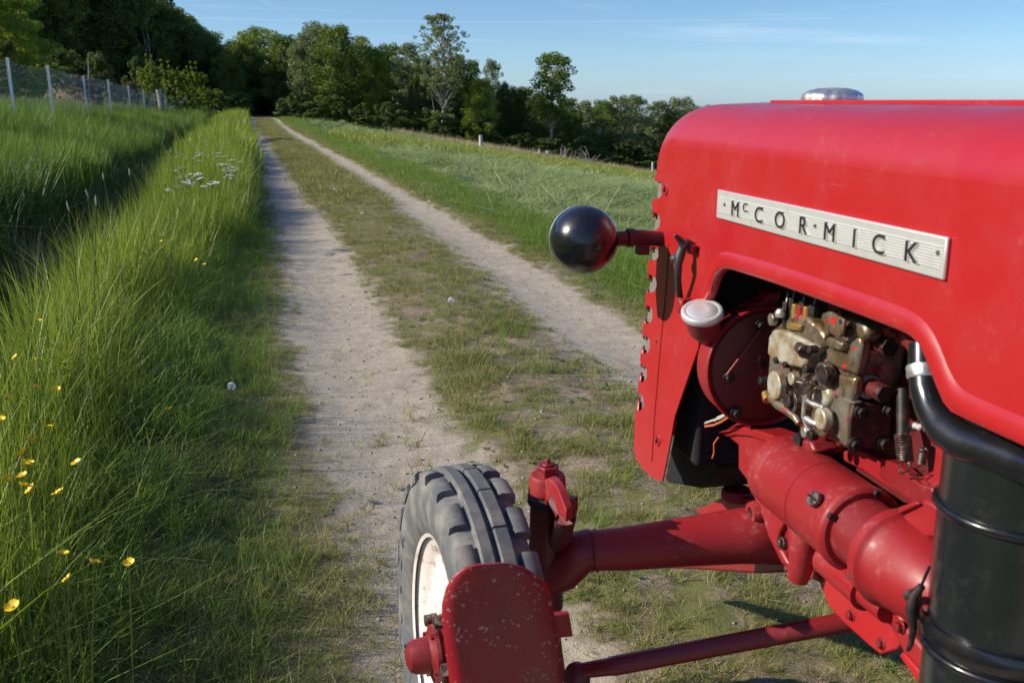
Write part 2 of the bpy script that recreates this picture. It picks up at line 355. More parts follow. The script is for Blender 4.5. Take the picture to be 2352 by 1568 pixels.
def ground_mat():
    M = Mat('soil_and_turf', (.2, .17, .12), .92); M.p.inputs['Specular IOR Level'].default_value = .2
    at = M.n('Attribute'); at.attribute_name = 'lat'; c = at.outputs['Fac']
    sy = M.n('SeparateXYZ'); M.l(M.pos(), sy.inputs[0]); Y = sy.outputs['Y']
    n1 = M.noise(1.3, 4); n2 = M.noise(7, 5, .65); n3 = M.noise(60, 4, .7); n4 = M.noise(220, 2)
    wob = M.math('ADD', M.math('MULTIPLY', M.math('SUBTRACT', n1, .5), .35), M.math('MULTIPLY', M.math('SUBTRACT', n2, .5), .42))
    def band(center, hw, soft):
        d = M.math('ABSOLUTE', M.math('SUBTRACT', c, center)); return M.ramp(M.math('ADD', d, wob), hw-soft, hw+soft, 1, 0)
    trk = M.math('MAXIMUM', band(.03, .335, .08), band(1.64, .31, .08))
    pale = M.mix(M.ramp(n2, .3, .7), (.45, .39, .295), (.35, .295, .225))
    pale = M.mix(M.ramp(n3, .48, .7, 0, .6), pale, (.22, .185, .145)); pale = M.mix(M.ramp(n4, .62, .7, 0, .5), pale, (.50, .45, .39))
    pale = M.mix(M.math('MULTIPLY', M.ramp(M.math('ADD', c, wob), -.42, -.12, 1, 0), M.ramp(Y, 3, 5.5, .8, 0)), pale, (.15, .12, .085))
    # bare brown earth with straw between and beside the tracks
    earth = M.mix(M.ramp(n3, .35, .7), (.19, .14, .10), (.36, .285, .20))
    turf = M.mix(M.ramp(n2, .3, .7), (.10, .12, .03), (.17, .16, .055))
    mid = M.mix(M.ramp(M.math('ADD', M.math('MULTIPLY', n2, .6), M.math('MULTIPLY', n1, .4)), .44, .58), earth, turf)
    mid = M.mix(M.ramp(Y, 9, 26, 0, .75), mid, (.20, .195, .065))
    grass = M.mix(M.ramp(n2, .3, .7), (.07, .10, .022), (.11, .14, .035))
    field = M.mix(M.ramp(n2, .35, .65), (.12, .155, .05), (.20, .245, .09))
    bank = M.mix(M.ramp(M.noise(1.2, 5, .7), .4, .65), (.10, .10, .04), (.22, .17, .11))
    col = M.mix(M.ramp(c, 2.0, 2.25), mid, grass); col = M.mix(M.ramp(M.math('ADD', c, wob), 2.8, 3.2), col, field)
    col = M.mix(M.ramp(M.math('ADD', c, wob), -.60, -.36, 1, 0), col, grass); col = M.mix(M.ramp(c, -9, -8, 1, 0), col, bank)
    col = M.mix(trk, col, pale); M.col(col)
    M.bump(M.math('ADD', n3, M.math('MULTIPLY', n4, .5)), .55, .012); return M.m
GM = ground_mat()
cm = (cs[:-1]+cs[1:])/2
tl = (cm > -.42) & (cm < .45); trk_r = (cm > 1.27) & (cm < 2.02)
sub_sheet('ground', ~(tl | trk_r), GM, kind='structure')
sub_sheet('dirt_track', tl, GM, kind='structure')
sub_sheet('dirt_track', trk_r, GM, kind='structure')

# ------------------------------------------------------------------ grass
def tuft_mesh(name, n, h, hv, wd, spread, lean, seg=4, flat=0.0, curl=.5, seed=0):
    g = np.random.default_rng(seed)
    bx = g.normal(0, spread, n); by = g.normal(0, spread, n); hh = h*(1+hv*g.uniform(-1, 1, n)); az = g.uniform(0, 2*math.pi, n)
    ln = np.minimum(np.abs(g.normal(0, lean, n))+.05, lean*1.7); ww = wd*g.uniform(.6, 1.3, n)
    V = []; F = []; Ft = []
    t = np.linspace(0, 1, seg+1)
    for i in range(n):
        dx, dy = math.cos(az[i]), math.sin(az[i]); fz = az[i]+g.uniform(-1.2, 1.2)+math.pi/2; wx, wy = math.cos(fz), math.sin(fz)
        k = g.uniform(0, 1)*curl
        ho = hh[i]*(ln[i]*t+k*ln[i]*2.2*t**2.4); ve = hh[i]*(t-k*.45*ln[i]*t**3)*(1-flat)
        wt = ww[i]*np.minimum(1, (1-t)*2.2+.03)*(.55+.45*np.minimum(1, t*4))
        base = len(V)
        for j in range(seg+1):
            cx, cy = bx[i]+dx*ho[j], by[i]+dy*ho[j]
            V.append((cx-wx*wt[j]/2, cy-wy*wt[j]/2, ve[j]-.01)); V.append((cx+wx*wt[j]/2, cy+wy*wt[j]/2, ve[j]-.01))
        for j in range(seg): F.append((base+2*j, base+2*j+1, base+2*j+3, base+2*j+2))
    me = np_mesh(name, np.array(V), np.array(F), False); at = me.attributes.new('tone', 'FLOAT', 'POINT'); at.data.foreach_set('value', np.repeat(g.uniform(0, 1, n), 2*(seg+1)).astype(np.float32)); return me
def variants(name, k, mat, **kw):
    col = bpy.data.collections.new(name)
    for i in range(k):
        me = tuft_mesh(name, seed=i*7+hash_name(name), **kw); me.materials.append(mat)
        o = bpy.data.objects.new('tuft_source', me); col.objects.link(o)
    return col
def hash_name(s): return sum(ord(c)*(i+1) for i, c in enumerate(s)) % 9973
def scatter(name, P, sc, col, tilt=.12, **kw):
    """one object: a cloud of points that carries a tuft on every point"""
    n = len(P); me = bpy.data.meshes.new(name); me.vertices.add(n); me.vertices.foreach_set('co', P.astype(np.float32).ravel())
    k = len(col.objects)
    a = me.attributes.new('rot', 'FLOAT_VECTOR', 'POINT'); r = np.stack([rng.normal(0, tilt, n), rng.normal(0, tilt, n), rng.uniform(0, 6.283, n)], -1); a.data.foreach_set('vector', r.astype(np.float32).ravel())
    a = me.attributes.new('sc', 'FLOAT', 'POINT'); a.data.foreach_set('value', sc.astype(np.float32))
    a = me.attributes.new('vi', 'INT', 'POINT'); a.data.foreach_set('value', rng.integers(0, k, n).astype(np.int32))
    o = link(name, me, None, None, **kw)
    ng = bpy.data.node_groups.new(name, 'GeometryNodeTree'); ng.interface.new_socket('Geometry', in_out='INPUT', socket_type='NodeSocketGeometry'); ng.interface.new_socket('Geometry', in_out='OUTPUT', socket_type='NodeSocketGeometry')
    gi = ng.nodes.new('NodeGroupInput'); go = ng.nodes.new('NodeGroupOutput'); ip = ng.nodes.new('GeometryNodeInstanceOnPoints')
    ci = ng.nodes.new('GeometryNodeCollectionInfo'); ci.inputs['Collection'].default_value = col; ci.inputs['Separate Children'].default_value = True; ci.inputs['Reset Children'].default_value = True
    def na(nm, typ):
        x = ng.nodes.new('GeometryNodeInputNamedAttribute'); x.data_type = typ; x.inputs['Name'].default_value = nm; return x.outputs['Attribute']
    ip.inputs['Pick Instance'].default_value = True
    ng.links.new(gi.outputs[0], ip.inputs['Points']); ng.links.new(ci.outputs[0], ip.inputs['Instance'])
    ng.links.new(na('vi', 'INT'), ip.inputs['Instance Index']); ng.links.new(na('rot', 'FLOAT_VECTOR'), ip.inputs['Rotation']); ng.links.new(na('sc', 'FLOAT'), ip.inputs['Scale'])
    ng.links.new(ip.outputs[0], go.inputs[0])
    md = o.modifiers.new('tufts', 'NODES'); md.node_group = ng; return o
def in_view(x, y, z, pad=260, margin=1.2):
    dx, dy, dz = x, y, z-CAM_H
    d = dx*cf.x+dy*cf.y+dz*cf.z; X = 1176+FPX*(dx*cr.x+dy*cr.y+dz*cr.z)/np.maximum(d, .1); Yp = 784-FPX*(dx*cu.x+dy*cu.y+dz*cu.z)/np.maximum(d, .1)
    p = pad+margin*FPX/np.maximum(d, .5)*.35
    return (d > .3) & (X > -p-150) & (X < 2352+p) & (Yp < 1568+p*1.6)
def pts(c0, c1, y0, y1, dens, keep=None):
    """random points per square metre in track coordinates"""
    n = int((c1-c0)*(y1-y0)*dens); c = rng.uniform(c0, c1, n); y = rng.uniform(y0, y1, n); x = c+xl(y); z = terr(x, y)+rough_z(x, y)
    ok = in_view(x, y, z)
    if keep is not None: ok &= rng.uniform(0, 1, n) < keep(c, y, x)
    return c[ok], y[ok], x[ok], z[ok]
def sc_pts(name, lst, col, scf, tilt=.12, **kw):
    P = []; S = []
    for (c0, c1, y0, y1, dens, keep) in lst:
        c, y, x, z = pts(c0, c1, y0, y1, dens, keep); P.append(np.stack([x, y, z], -1)); S.append(scf(c, y, x)*rng.uniform(.7, 1.25, len(c)))
    return scatter(name, np.concatenate(P), np.concatenate(S), col, tilt, **kw)

V_tall = variants('tall_grass_tufts', 6, G_TALL, n=12, h=.60, hv=.55, wd=.0062, spread=.04, lean=.15, seg=5, curl=.45)
V_tallf = variants('tall_grass_far', 4, G_TALL, n=30, h=.60, hv=.4, wd=.008, spread=.10, lean=.16, seg=3, curl=.5)
V_tallff = variants('tall_grass_farther', 4, G_TALL, n=34, h=.60, hv=.35, wd=.022, spread=.2, lean=.16, seg=2, curl=.5)
V_mead = variants('meadow_tufts', 4, G_MEAD, n=40, h=.5, hv=.45, wd=.011, spread=.16, lean=.16, seg=3, curl=.4)
V_short = variants('short_tufts', 6, G_SHORT, n=20, h=.07, hv=.5, wd=.0035, spread=.026, lean=.75, seg=3, curl=.8)
V_green = variants('green_tufts', 5, G_VERGE, n=18, h=.17, hv=.5, wd=.005, spread=.03, lean=.5, seg=3, curl=.9)
V_greenf = variants('green_tufts_far', 4, G_VERGE, n=30, h=.17, hv=.5, wd=.012, spread=.09, lean=.5, seg=2, curl=.9)
V_shortf = variants('short_tufts_far', 4, G_SHORT, n=40, h=.07, hv=.5, wd=.007, spread=.08, lean=.9, seg=2, curl=.8)
V_dry = variants('straw_tufts', 4, G_DRY, n=7, h=.07, hv=.6, wd=.003, spread=.04, lean=1.6, seg=2, flat=.8, curl=.2)
V_drytall = variants('dead_grass_tufts', 4, G_DRY, n=16, h=.55, hv=.5, wd=.02, spread=.18, lean=.35, seg=2, curl=.5)
V_mown = variants('mown_tufts', 6, G_MOWN, n=30, h=.24, hv=.6, wd=.0075, spread=.13, lean=1.2, seg=3, flat=.8, curl=.4)
V_mownf = variants('mown_tufts_far', 4, G_MOWN, n=44, h=.26, hv=.6, wd=.024, spread=.34, lean=1.1, seg=2, flat=.8, curl=.4)
V_field = variants('field_clump_tufts', 4, G_DARK, n=46, h=.15, hv=.5, wd=.008, spread=.13, lean=1.0, seg=3, flat=.45, curl=.6)
V_strip = variants('strip_tufts', 4, G_STRIP, n=30, h=.19, hv=.4, wd=.018, spread=.22, lean=.25, seg=2, curl=.5)
V_stem = variants('dry_stems', 4, G_DRY, n=2, h=.62, hv=.3, wd=.0035, spread=.03, lean=.3, seg=5, curl=.4)
V_lean = variants('leaning_blades', 4, G_TALL, n=9, h=.5, hv=.5, wd=.0055, spread=.04, lean=.55, seg=6, curl=.7)
V_broad = variants('broad_blades', 4, G_TALL, n=4, h=.55, hv=.4, wd=.011, spread=.04, lean=.3, seg=6, curl=.9)
V_ditch = variants('ditch_tufts', 4, G_DARK, n=18, h=.5, hv=.4, wd=.008, spread=.06, lean=.45, seg=4, curl=.9)

def clump(x, y, s=2.2, lo=.35, hi=.6, seed=5): return sm(lo, hi, vnoise(x, y, s, seed))
# height of the left verge grows away from the track
def h_left(c, y, x):
    ct = -1.12+.52*sm(6, 13, y)+.16*(vnoise(x, y, 1.1, 77)-.5)
    near = sm(ct+.22, ct-.28, c)
    return .10+.9*near*(.60+.4*vnoise(x, y, 1.3, 9))*(.78+.22*sm(6, 14, y))
vk = lambda c, y, x: np.clip(.12+sm(-.75+.4*sm(6, 13, y), -1.25+.5*sm(6, 13, y), c), 0, 1)
TL = 'tall bright green grass on the left verge close to the track'
sc_pts('tall_grass', [(-1.72, -.75, .9, 4.2, 270, vk), (-1.72, -.6, 4.2, 8, 240, vk)], V_tall, h_left, .10, kind='stuff', label=TL)
sc_pts('dry_stems', [(-1.75, -.7, .9, 10, 26, vk)], V_stem, lambda c, y, x: 1.1*h_left(c, y, x), .15, kind='stuff', label='thin dry stems scattered through the left verge grass')
sc_pts('leaning_grass', [(-1.72, -.6, .9, 9, 110, lambda c, y, x: vk(c, y, x)*clump(x, y, 1.6, .35, .6, 97))], V_lean, lambda c, y, x: 1.05*h_left(c, y, x), .25, kind='stuff', label='clumps of leaning grass in the left verge')
sc_pts('broad_grass_blades', [(-1.72, -.6, .9, 8, 75, vk)], V_broad, lambda c, y, x: 1.15*h_left(c, y, x), .12, kind='stuff', label='broader single grass blades mixed into the left verge')
sc_pts('tall_grass', [(-1.75, -.42, 8, 22, 75, vk)], V_tallf, lambda c, y, x: .98*h_left(c, y, x), .10, kind='stuff', label='tall green grass along the track further on')
sc_pts('tall_grass', [(-1.9, -.42, 22, 90, 20, None)], V_tallff, lambda c, y, x: 1.0*h_left(c, y, x)+.12, .1, kind='stuff', label='distant strip of tall grass left of the track')
sc_pts('ditch_grass', [(-4.3, -1.6, 2.5, 18, 36, lambda c, y, x: .08+.9*sm(2.9, 3.4, -c)+.25*sm(2.1, 1.7, -c)), (-4.3, -1.9, 18, 60, 12, None)], V_ditch, lambda c, y, x: .45+.45*vnoise(x, y, .8, 3)+.3*sm(3.2, 3.8, -c), .25, kind='stuff', label='dark rank grass down in the ditch')
sc_pts('meadow_grass', [(-9, -3.6, 7, 30, 26, None), (-9, -3.5, 30, 62, 11, None), (-9.5, -3.3, 62, 110, 5, None)], V_mead, lambda c, y, x: (.75+.5*vnoise(x, y, .5, 8))*(1+.25*sm(40, 90, y)), .12, kind='stuff', label='thick green meadow grass between ditch and wire fence')
mid_keep = lambda c, y, x: (.12+.80*clump(x, y, 5.5, .40, .66))*np.clip(sm(.30, .48, c)*(1-sm(1.22, 1.42, c))+.0, 0, 1)
sc_pts('short_grass', [(.28, 1.45, 1.8, 7, 900, mid_keep), (.28, 1.45, 7, 14, 520, lambda c, y, x: .25+.75*mid_keep(c, y, x)),
                       (-.95, -.22, 1.8, 12, 520, lambda c, y, x: clump(x, y, 4.5, .2, .45, 11)*np.clip(1-sm(-.5, -.24, c)*.85, 0, 1)),
                       (-.62, .02, 1.8, 3.7, 620, lambda c, y, x: clump(x, y, 4.2, .25, .6, 14)*(1-.8*sm(-.3, .02, c))), (-.35, .30, 1.8, 6, 60, lambda c, y, x: clump(x, y, 5, .6, .75, 12)), (1.9, 2.35, 2.5, 14, 420, lambda c, y, x: clump(x, y, 5, .3, .6, 13))],
       V_short, lambda c, y, x: .32+.42*vnoise(x, y, 2.5, 21), .2, kind='stuff', label='short patchy grass between the two wheel tracks')
sc_pts('short_grass', [(.25, 1.4, 14, 34, 75, None), (.25, 1.4, 34, 85, 22, None), (-.6, -.3, 12, 60, 40, None), (1.9, 2.4, 14, 70, 30, None)], V_shortf, lambda c, y, x: .6+.6*vnoise(x, y, 1.5, 22)+.3*sm(30, 70, y), .2, kind='stuff', label='short yellowish grass down the middle of the distant track')
sc_pts('verge_grass', [(-1.5, -.33, 1.8, 13, 360, lambda c, y, x: clump(x, y, 3, .1, .4, 31)*(.10+sm(-.34, -.58, c))), (2.02, 3.1, 2.4, 14, 320, lambda c, y, x: .15+.85*sm(2.05, 2.4, c)*(1-sm(2.75, 3.1, c))),
                       (.4, 1.3, 1.8, 9, 60, lambda c, y, x: clump(x, y, 3.2, .60, .72, 33))],
       V_green, lambda c, y, x: .24+.30*sm(2.1, 2.5, c)*sm(0, 1, c)+.55*(1-sm(-1.1, -.6, c))+.25*vnoise(x, y, 2, 7), .2, kind='stuff', label='fresh green grass beside the wheel tracks')
sc_pts('verge_grass', [(2.05, 3.15, 14, 36, 90, None), (2.05, 3.3, 36, 90, 26, None), (-.65, -.4, 12, 80, 40, None)], V_greenf, lambda c, y, x: .32+.2*sm(2.1, 2.8, c)+.4*sm(40, 80, y), .15, kind='stuff', label='green verge grass on both sides of the distant track')
sc_pts('straw', [(-.8, 3, 1.8, 9, 110, lambda c, y, x: clump(x, y, 3, .35, .6, 41)*(.18+.82*((c > .35) & (c < 1.35)))), (.3, 1.4, 9, 20, 45, None)], V_dry, lambda c, y, x: .5+.7*vnoise(x, y, 3, 5), .1, kind='stuff', label='bits of dry straw lying on the track')
def cx_px(x, y): return x-xl(y)
# the uncut strip: a band across the field between two lines found from the photograph
SA, SB = UT(1000, 334), UT(1480, 396); SC, SD = UT(1000, 354), UT(1480, 422)
def side(x, y, A, B): return (B.x-A.x)*(y-A.y)-(B.y-A.y)*(x-A.x)
def strip_mask(x, y): return (side(x, y, SA, SB) < 0) & (side(x, y, SC, SD) > 0)
fk = lambda c, y, x: 1.0*(~strip_mask(x, y))*(.25+.75*(vnoise(x*2.2+y*.5, y*.6, 1.1, 51) > .28))
sc_pts('mown_hay', [(2.75, 9, 3, 14, 140, fk), (2.9, 17, 14, 30, 60, fk)], V_mown, lambda c, y, x: .45+1.3*vnoise(x, y*1.8, 1.9, 52)**1.6, .13, kind='stuff', label='freshly mown grass lying on the field')
sc_pts('mown_hay', [(3.2, 36, 30, 60, 12, fk), (3.4, 60, 60, 110, 4, fk)], V_mownf, lambda c, y, x: .8+.5*vnoise(x, y, .5, 53), .1, kind='stuff', label='mown grass covering the distant part of the field')
sc_pts('field_clumps', [(3.0, 14, 3.5, 26, 9, lambda c, y, x: clump(x, y*1.5, 1.3, .52, .66, 101)), (3.2, 40, 26, 85, 1.6, lambda c, y, x: clump(x, y*1.5, .6, .5, .64, 102)*(~strip_mask(x, y)))], V_field, lambda c, y, x: .8+.5*vnoise(x, y, .7, 3)+.8*sm(25, 60, y), .3, kind='stuff', label='darker ragged clumps left standing in the mown field')
sc_pts('uncut_grass', [(3.4, 60, 18, 110, 16, lambda c, y, x: 1.0*strip_mask(x, y))], V_strip, lambda c, y, x: .9+.4*vnoise(x, y, .4, 54), .1, kind='stuff', label='yellowish uncut strip of flowering grass across the mown field')
sc_pts('dead_grass', [(-24, -8.2, 26, 70, 11, lambda c, y, x: .25+.75*clump(x, y, .5, .25, .6, 61)), (-30, -8.2, 70, 110, 5, None)], V_drytall, lambda c, y, x: .8+.8*vnoise(x, y, .4, 62), .2, kind='stuff', label='dead brown grass on the bank behind the wire fence')

# loose stones and crumbs on the wheel tracks: joined into one piece of stuff
def stones():
    bm_v = []; bm_f = []; ico = [(0, 0, .7), (.9, 0, 0), (.1, .9, .1), (-.8, .1, 0), (0, -.85, .05), (0, 0, -.6)]
    fs = [(0, 1, 2), (0, 2, 3), (0, 3, 4), (0, 4, 1), (5, 2, 1), (5, 3, 2), (5, 4, 3), (5, 1, 4)]
    for (c0, c1, y0, y1, d) in ((-.55, .45, 1.8, 9, 520), (1.3, 2.0, 2.5, 12, 480), (.4, 1.3, 1.8, 8, 160), (-.9, -.5, 1.8, 8, 120)):
        c, y, x, z = pts(c0, c1, y0, y1, d)
        for xx, yy, zz in zip(x, y, z):
            s = .0022+.008*rng.random()**9+.0018*rng.random(); a = rng.uniform(0, 6.28); b = len(bm_v); ca, sa = math.cos(a), math.sin(a)
            e = rng.uniform(.7, 1.4)
            for vx, vy, vz in ico: bm_v.append((xx+s*(vx*ca*e-vy*sa), yy+s*(vx*sa*e+vy*ca), zz+s*vz*.8+s*.25))
            bm_f += [(b+p, b+q, b+r) for p, q, r in fs]
    M = Mat('pale_stone', (.36, .31, .25), .9); M.col(M.mix(M.ramp(M.noise(30, 2), .35, .65), (.24, .20, .16), (.46, .41, .34)))
    link('gravel', np_mesh('gravel', np.array(bm_v), np.array(bm_f)), M.m, None, kind='stuff', label='small pale stones strewn on the wheel tracks')
stones()
# ------------------------------------------------------------------ the red tractor
HX = .78; XC = 1.03                                   # plane of the hood's left side, centre line
tractor = empty('tractor', (XC, 1.2, 0), label='old red farm tractor with open engine bay and steel name plate, parked over the track', cat='tractor')
RED_SHADE = red_paint('shaded_red_paint', (.05, .007, .009), .6, .4, .2)  # the headlamp's shade on its arm is put into this dark red
LID = Mat('pale_aluminium_lid', (.66, .65, .62), .38, .45); LID.col(LID.mix(LID.ramp(LID.noise(50, 5, .7), .45, .8, 0, .5), (.70, .69, .66), (.42, .38, .35))); LID = LID.m
def mirror(p): return (2*XC-p[0], p[1], p[2])
def crv(pts, X): return [UX(x, y, X) for x, y in pts]
# --- hood side outline, read on the plane of the side
edge = [(1508, 400), (1504, 405), (1503, 416), (1514, 417), (1520, 422), (1521, 436), (1519, 450), (1513, 456), (1499, 457), (1497, 474), (1500, 486), (1508, 490), (1514, 496), (1516, 508), (1514, 522), (1508, 528),
        (1496, 529), (1495, 560), (1494, 566), (1506, 568), (1512, 576), (1512, 590), (1507, 597), (1489, 598), (1487, 618), (1489, 628), (1500, 634), (1507, 642), (1508, 656), (1504, 668), (1496, 672), (1483, 672), (1482, 690), (1484, 700),
        (1493, 705), (1498, 712), (1499, 726), (1496, 738), (1489, 743), (1477, 742), (1476, 762), (1478, 770), (1487, 773), (1492, 780), (1493, 796), (1489, 808), (1483, 811), (1471, 811), (1470, 828), (1472, 836), (1481, 841), (1485, 848),
        (1486, 864), (1482, 874), (1476, 877), (1466, 877), (1465, 894), (1467, 904), (1474, 908), (1478, 914), (1478, 930), (1474, 940), (1468, 943), (1458, 942), (1457, 985), (1456, 1035), (1463, 1058), (1480, 1080), (1500, 1098), (1521, 1106)]
back_low = [(1530, 1062), (1539, 1016), (1549, 957), (1575, 880), (1603, 800), (1609, 745), (1616, 690)]
opening = [(1632, 676), (1640, 636), (1646, 620), (1656, 613), (1680, 619), (1750, 641), (1850, 676), (1950, 713), (2050, 752), (2098, 771), (2112, 780), (2122, 800), (2130, 824), (2150, 886), (2166, 922), (2184, 944), (2230, 968), (2290, 996), (2352, 1024)]
E3 = crv(edge, HX); B3 = crv(back_low, HX); O3 = crv(opening, HX)
d_ = (O3[-1]-O3[-3]).normalized(); rear = Vector((HX, .15, O3[-1].z+d_.z/abs(d_.y)*(O3[-1].y-.15)))
Z1, Z2, TB = 1.358, 1.292, 2.124; TN = 2.01
def nose_s(t): return min(1, max(0, (t-TN)/(TB+.035-TN)))
def z_side(t): return Z2+(Z1-Z2)*math.sqrt(max(0, 1-min(1, max(0, (t-TN)/(TB-TN)))**2))
def z_top(t): return Z2+.004+(1.4435-Z2-.004)*max(0, 1-nose_s(t)**2.6)**.42
ts = list(np.linspace(.15, 1.96, 12))+list(TB-(TB-TN)*np.linspace(1, 0, 16)**1.6)
def hood():
    for sgn in (1, -1):
        b = MB()
        top = [Vector((HX, t, z_side(t))) for t in ts]
        pts = [rear]+top+E3+B3+O3
        if sgn < 0: pts = [Vector(mirror(p)) for p in ([rear]+top+[Vector((HX, TB, Z2)), Vector((HX, 2.22, .7)), Vector((HX, 2.2, .6)), Vector((HX, 2.0, .6))]+B3[1:]+O3)]
        b.prism(pts, (sgn*.003, 0, 0))
        b.build('hood_side', RED, tractor, 20)
    # curved top: quarter ellipses on both shoulders and an almost flat crown
    b = MB(); K = 12; rows = []
    for t in ts+[TB+.012, TB+.022, TB+.030, TB+.034]:
        zs = z_side(min(t, TB)); ztp = z_top(t); inn = max(0, t-TB)*1.2; row = []
        prof = []
        for k in range(K+1):
            a = math.pi/2*k/K; prof.append((HX+inn+.13*(1-math.cos(a)), zs+(ztp-zs)*math.sin(a) if ztp > zs else zs))
        for k in range(1, 5): q = k/5; prof.append((HX+inn+.13+(.12-inn)*q, ztp+.0045*q*(1 if t < TN else max(0, 1-(t-TN)/.12))))
        full = prof+[(XC, prof[-1][1])]+[(2*XC-x, z) for x, z in prof[::-1]]
        rows.append([b.bm.verts.new((x, t+.105*max(0, (t-1.75)/.37)**2*(1-(1-min(1, (min(x, 2*XC-x)-HX)/.25))**2), z)) for x, z in full])
    for i in range(len(rows)-1):
        for j in range(len(rows[0])-1): b.bm.faces.new((rows[i][j], rows[i][j+1], rows[i+1][j+1], rows[i+1][j]))
    o = b.build('hood_top', RED, tractor, 60)
    # rolled rim round the engine opening, swept as a pressed bead
    path = [B3[-1]+Vector((0, -.012, -.002))]+O3+[rear]
    fine = [path[0]]
    for i in range(len(path)-1):
        a, c = path[i], path[i+1]; m_ = max(1, int((c-a).length/.012))
        fine += [a.lerp(c, (k+1)/m_) for k in range(m_)]
    for _ in range(5): fine = [fine[0]]+[(fine[i-1]+fine[i]*2+fine[i+1])/4 for i in range(1, len(fine)-1)]+[fine[-1]]
    prof = [(.034, .001), (.030, -.001), (.025, -.0038), (.018, -.0052), (.010, -.0054), (.003, -.004), (0, -.0005), (-.001, .006), (-.001, .014)]
    for sgn in (1, -1):
        b = MB(); rows = []
        for i, p in enumerate(fine):
            t = (fine[min(i+1, len(fine)-1)]-fine[max(i-1, 0)]).normalized(); nrm = Vector((0, -t.z, t.y))     # outward from the opening, in the side's plane
            if nrm.z < 0 and abs(t.y) > abs(t.z): nrm = -nrm
            if abs(t.z) >= abs(t.y): nrm = Vector((0, (1 if p.y > 1.5 else -1)*abs(t.z), abs(t.y)*1.0)).normalized()
            rows.append([b.bm.verts.new(Vector((HX+off, p.y, p.z))+nrm*dn if sgn > 0 else Vector(mirror(Vector((HX+off, p.y, p.z))+nrm*dn))) for dn, off in prof])
        for i in range(len(rows)-1):
            for j in range(len(prof)-1): b.bm.faces.new((rows[i][j], rows[i][j+1], rows[i+1][j+1], rows[i+1][j]))
        b.build('opening_rim', RED, tractor, 60)
hood()
# raised middle panel of the hood and the dark gap beside it
b = MB(); yA = UX(1742, 236, .93).y; yB = yA-.16
b.prism([(.945, .15, 1.443), (.945, yB, 1.443), (.955, yA, 1.443), (1.105, yA, 1.443), (1.115, yB, 1.443), (1.115, .15, 1.443)], (0, 0, .0085)); b.build('filler_panel', RED, tractor, bevel=.002)
# cowl front: every bar wraps from a tab of the side round to the other side; pale mesh behind the slots
grille = MB()
def edge_y(z): return 2.124+(1.292-z)*.135
tabs = [(416, 400), (456, 490), (529, 566), (598, 634), (672, 705), (742, 773), (811, 841), (877, 908), (942, 1050)]
front = None
for k, (ya, yb) in enumerate(tabs):
    za = UX(1490, ya, HX).z; zb = UX(1470, yb, HX).z
    if za < zb: za, zb = zb, za
    if k == 0: za = 1.293; zb = UX(1503, 416, HX).z
    e = [edge_y(za), edge_y(zb)]
    pr = [(.0, 0), (.0015, .014), (.008, .027), (.020, .038), (.045, .060), (.13, .100), (.25, .118)]
    pr = pr+[(.5-x, y) for x, y in pr[::-1][1:]]
    b = MB(); rt = [b.bm.verts.new((HX+x, e[0]-.004+y, za)) for x, y in pr]; rb = [b.bm.verts.new((HX+x, e[1]-.004+y, zb)) for x, y in pr]
    for j in range(len(pr)-1): b.bm.faces.new((rt[j], rt[j+1], rb[j+1], rb[j]))
    o = b.build('grille_bar', RED, tractor, 60); md = o.modifiers.new('solid', 'SOLIDIFY'); md.thickness = .003; md.offset = -1
b = MB(); yy = lambda z, d: edge_y(z)+d
b.prism([(HX+.009, yy(1.28, -.04), 1.28), (HX+.009, yy(1.28, .008), 1.28), (HX+.009, yy(.70, .008), .70), (HX+.009, yy(.7, -.04), .70)], (.003, 0, 0))
b.prism([(HX+.015, yy(1.28, .012), 1.28), (HX+.04, yy(1.28, .03), 1.28), (HX+.04, yy(.7, .03), .70), (HX+.015, yy(.7, .012), .70)], (.002, -.002, 0))
b.prism([(HX+.04, yy(1.28, .034), 1.28), (HX+.46, yy(1.28, .034), 1.28), (HX+.46, yy(.7, .034), .7), (HX+.04, yy(.7, .034), .7)], (0, -.003, 0))
b.build('grille_mesh', MESHM, tractor)
# seam between cowl and side panel, a pressed groove
sm_ = crv([(1536, 560), (1531, 640), (1524, 722), (1512, 850), (1503, 960), (1497, 1060)], HX-.0006); MB().sweep(sm_, .0009, 6).build('panel_seam', DARK, tractor)
# radiator, block and cowl bottom; inner shade is put into their dark colours
b = MB(); b.box((.83, 1.95, .66), (1.23, 2.08, 1.36)); b.build('radiator', VOID, tractor, bevel=.01)
b = MB(); b.prism(crv([(1527, 1100), (1534, 1108), (1606, 1121), (1622, 1110), (1650, 1075), (1640, 1000), (1600, 940), (1556, 950)], .90), (.3, 0, 0)); b.build('cowl_bottom', VOID, tractor, bevel=.006)
b = MB(); b.box((.955, .95, .62), (1.20, 1.74, 1.02)); b.box((.985, .9, 1.0), (1.17, 1.72, 1.28)); b.box((.965, .5, .55), (1.2, .97, 1.1)); b.build('engine_block', DRED, tractor, bevel=.012)
b = MB(); b.box((.90, -.5, .42), (1.16, .6, .95)); b.build('gearbox', DRED, tractor, bevel=.03)
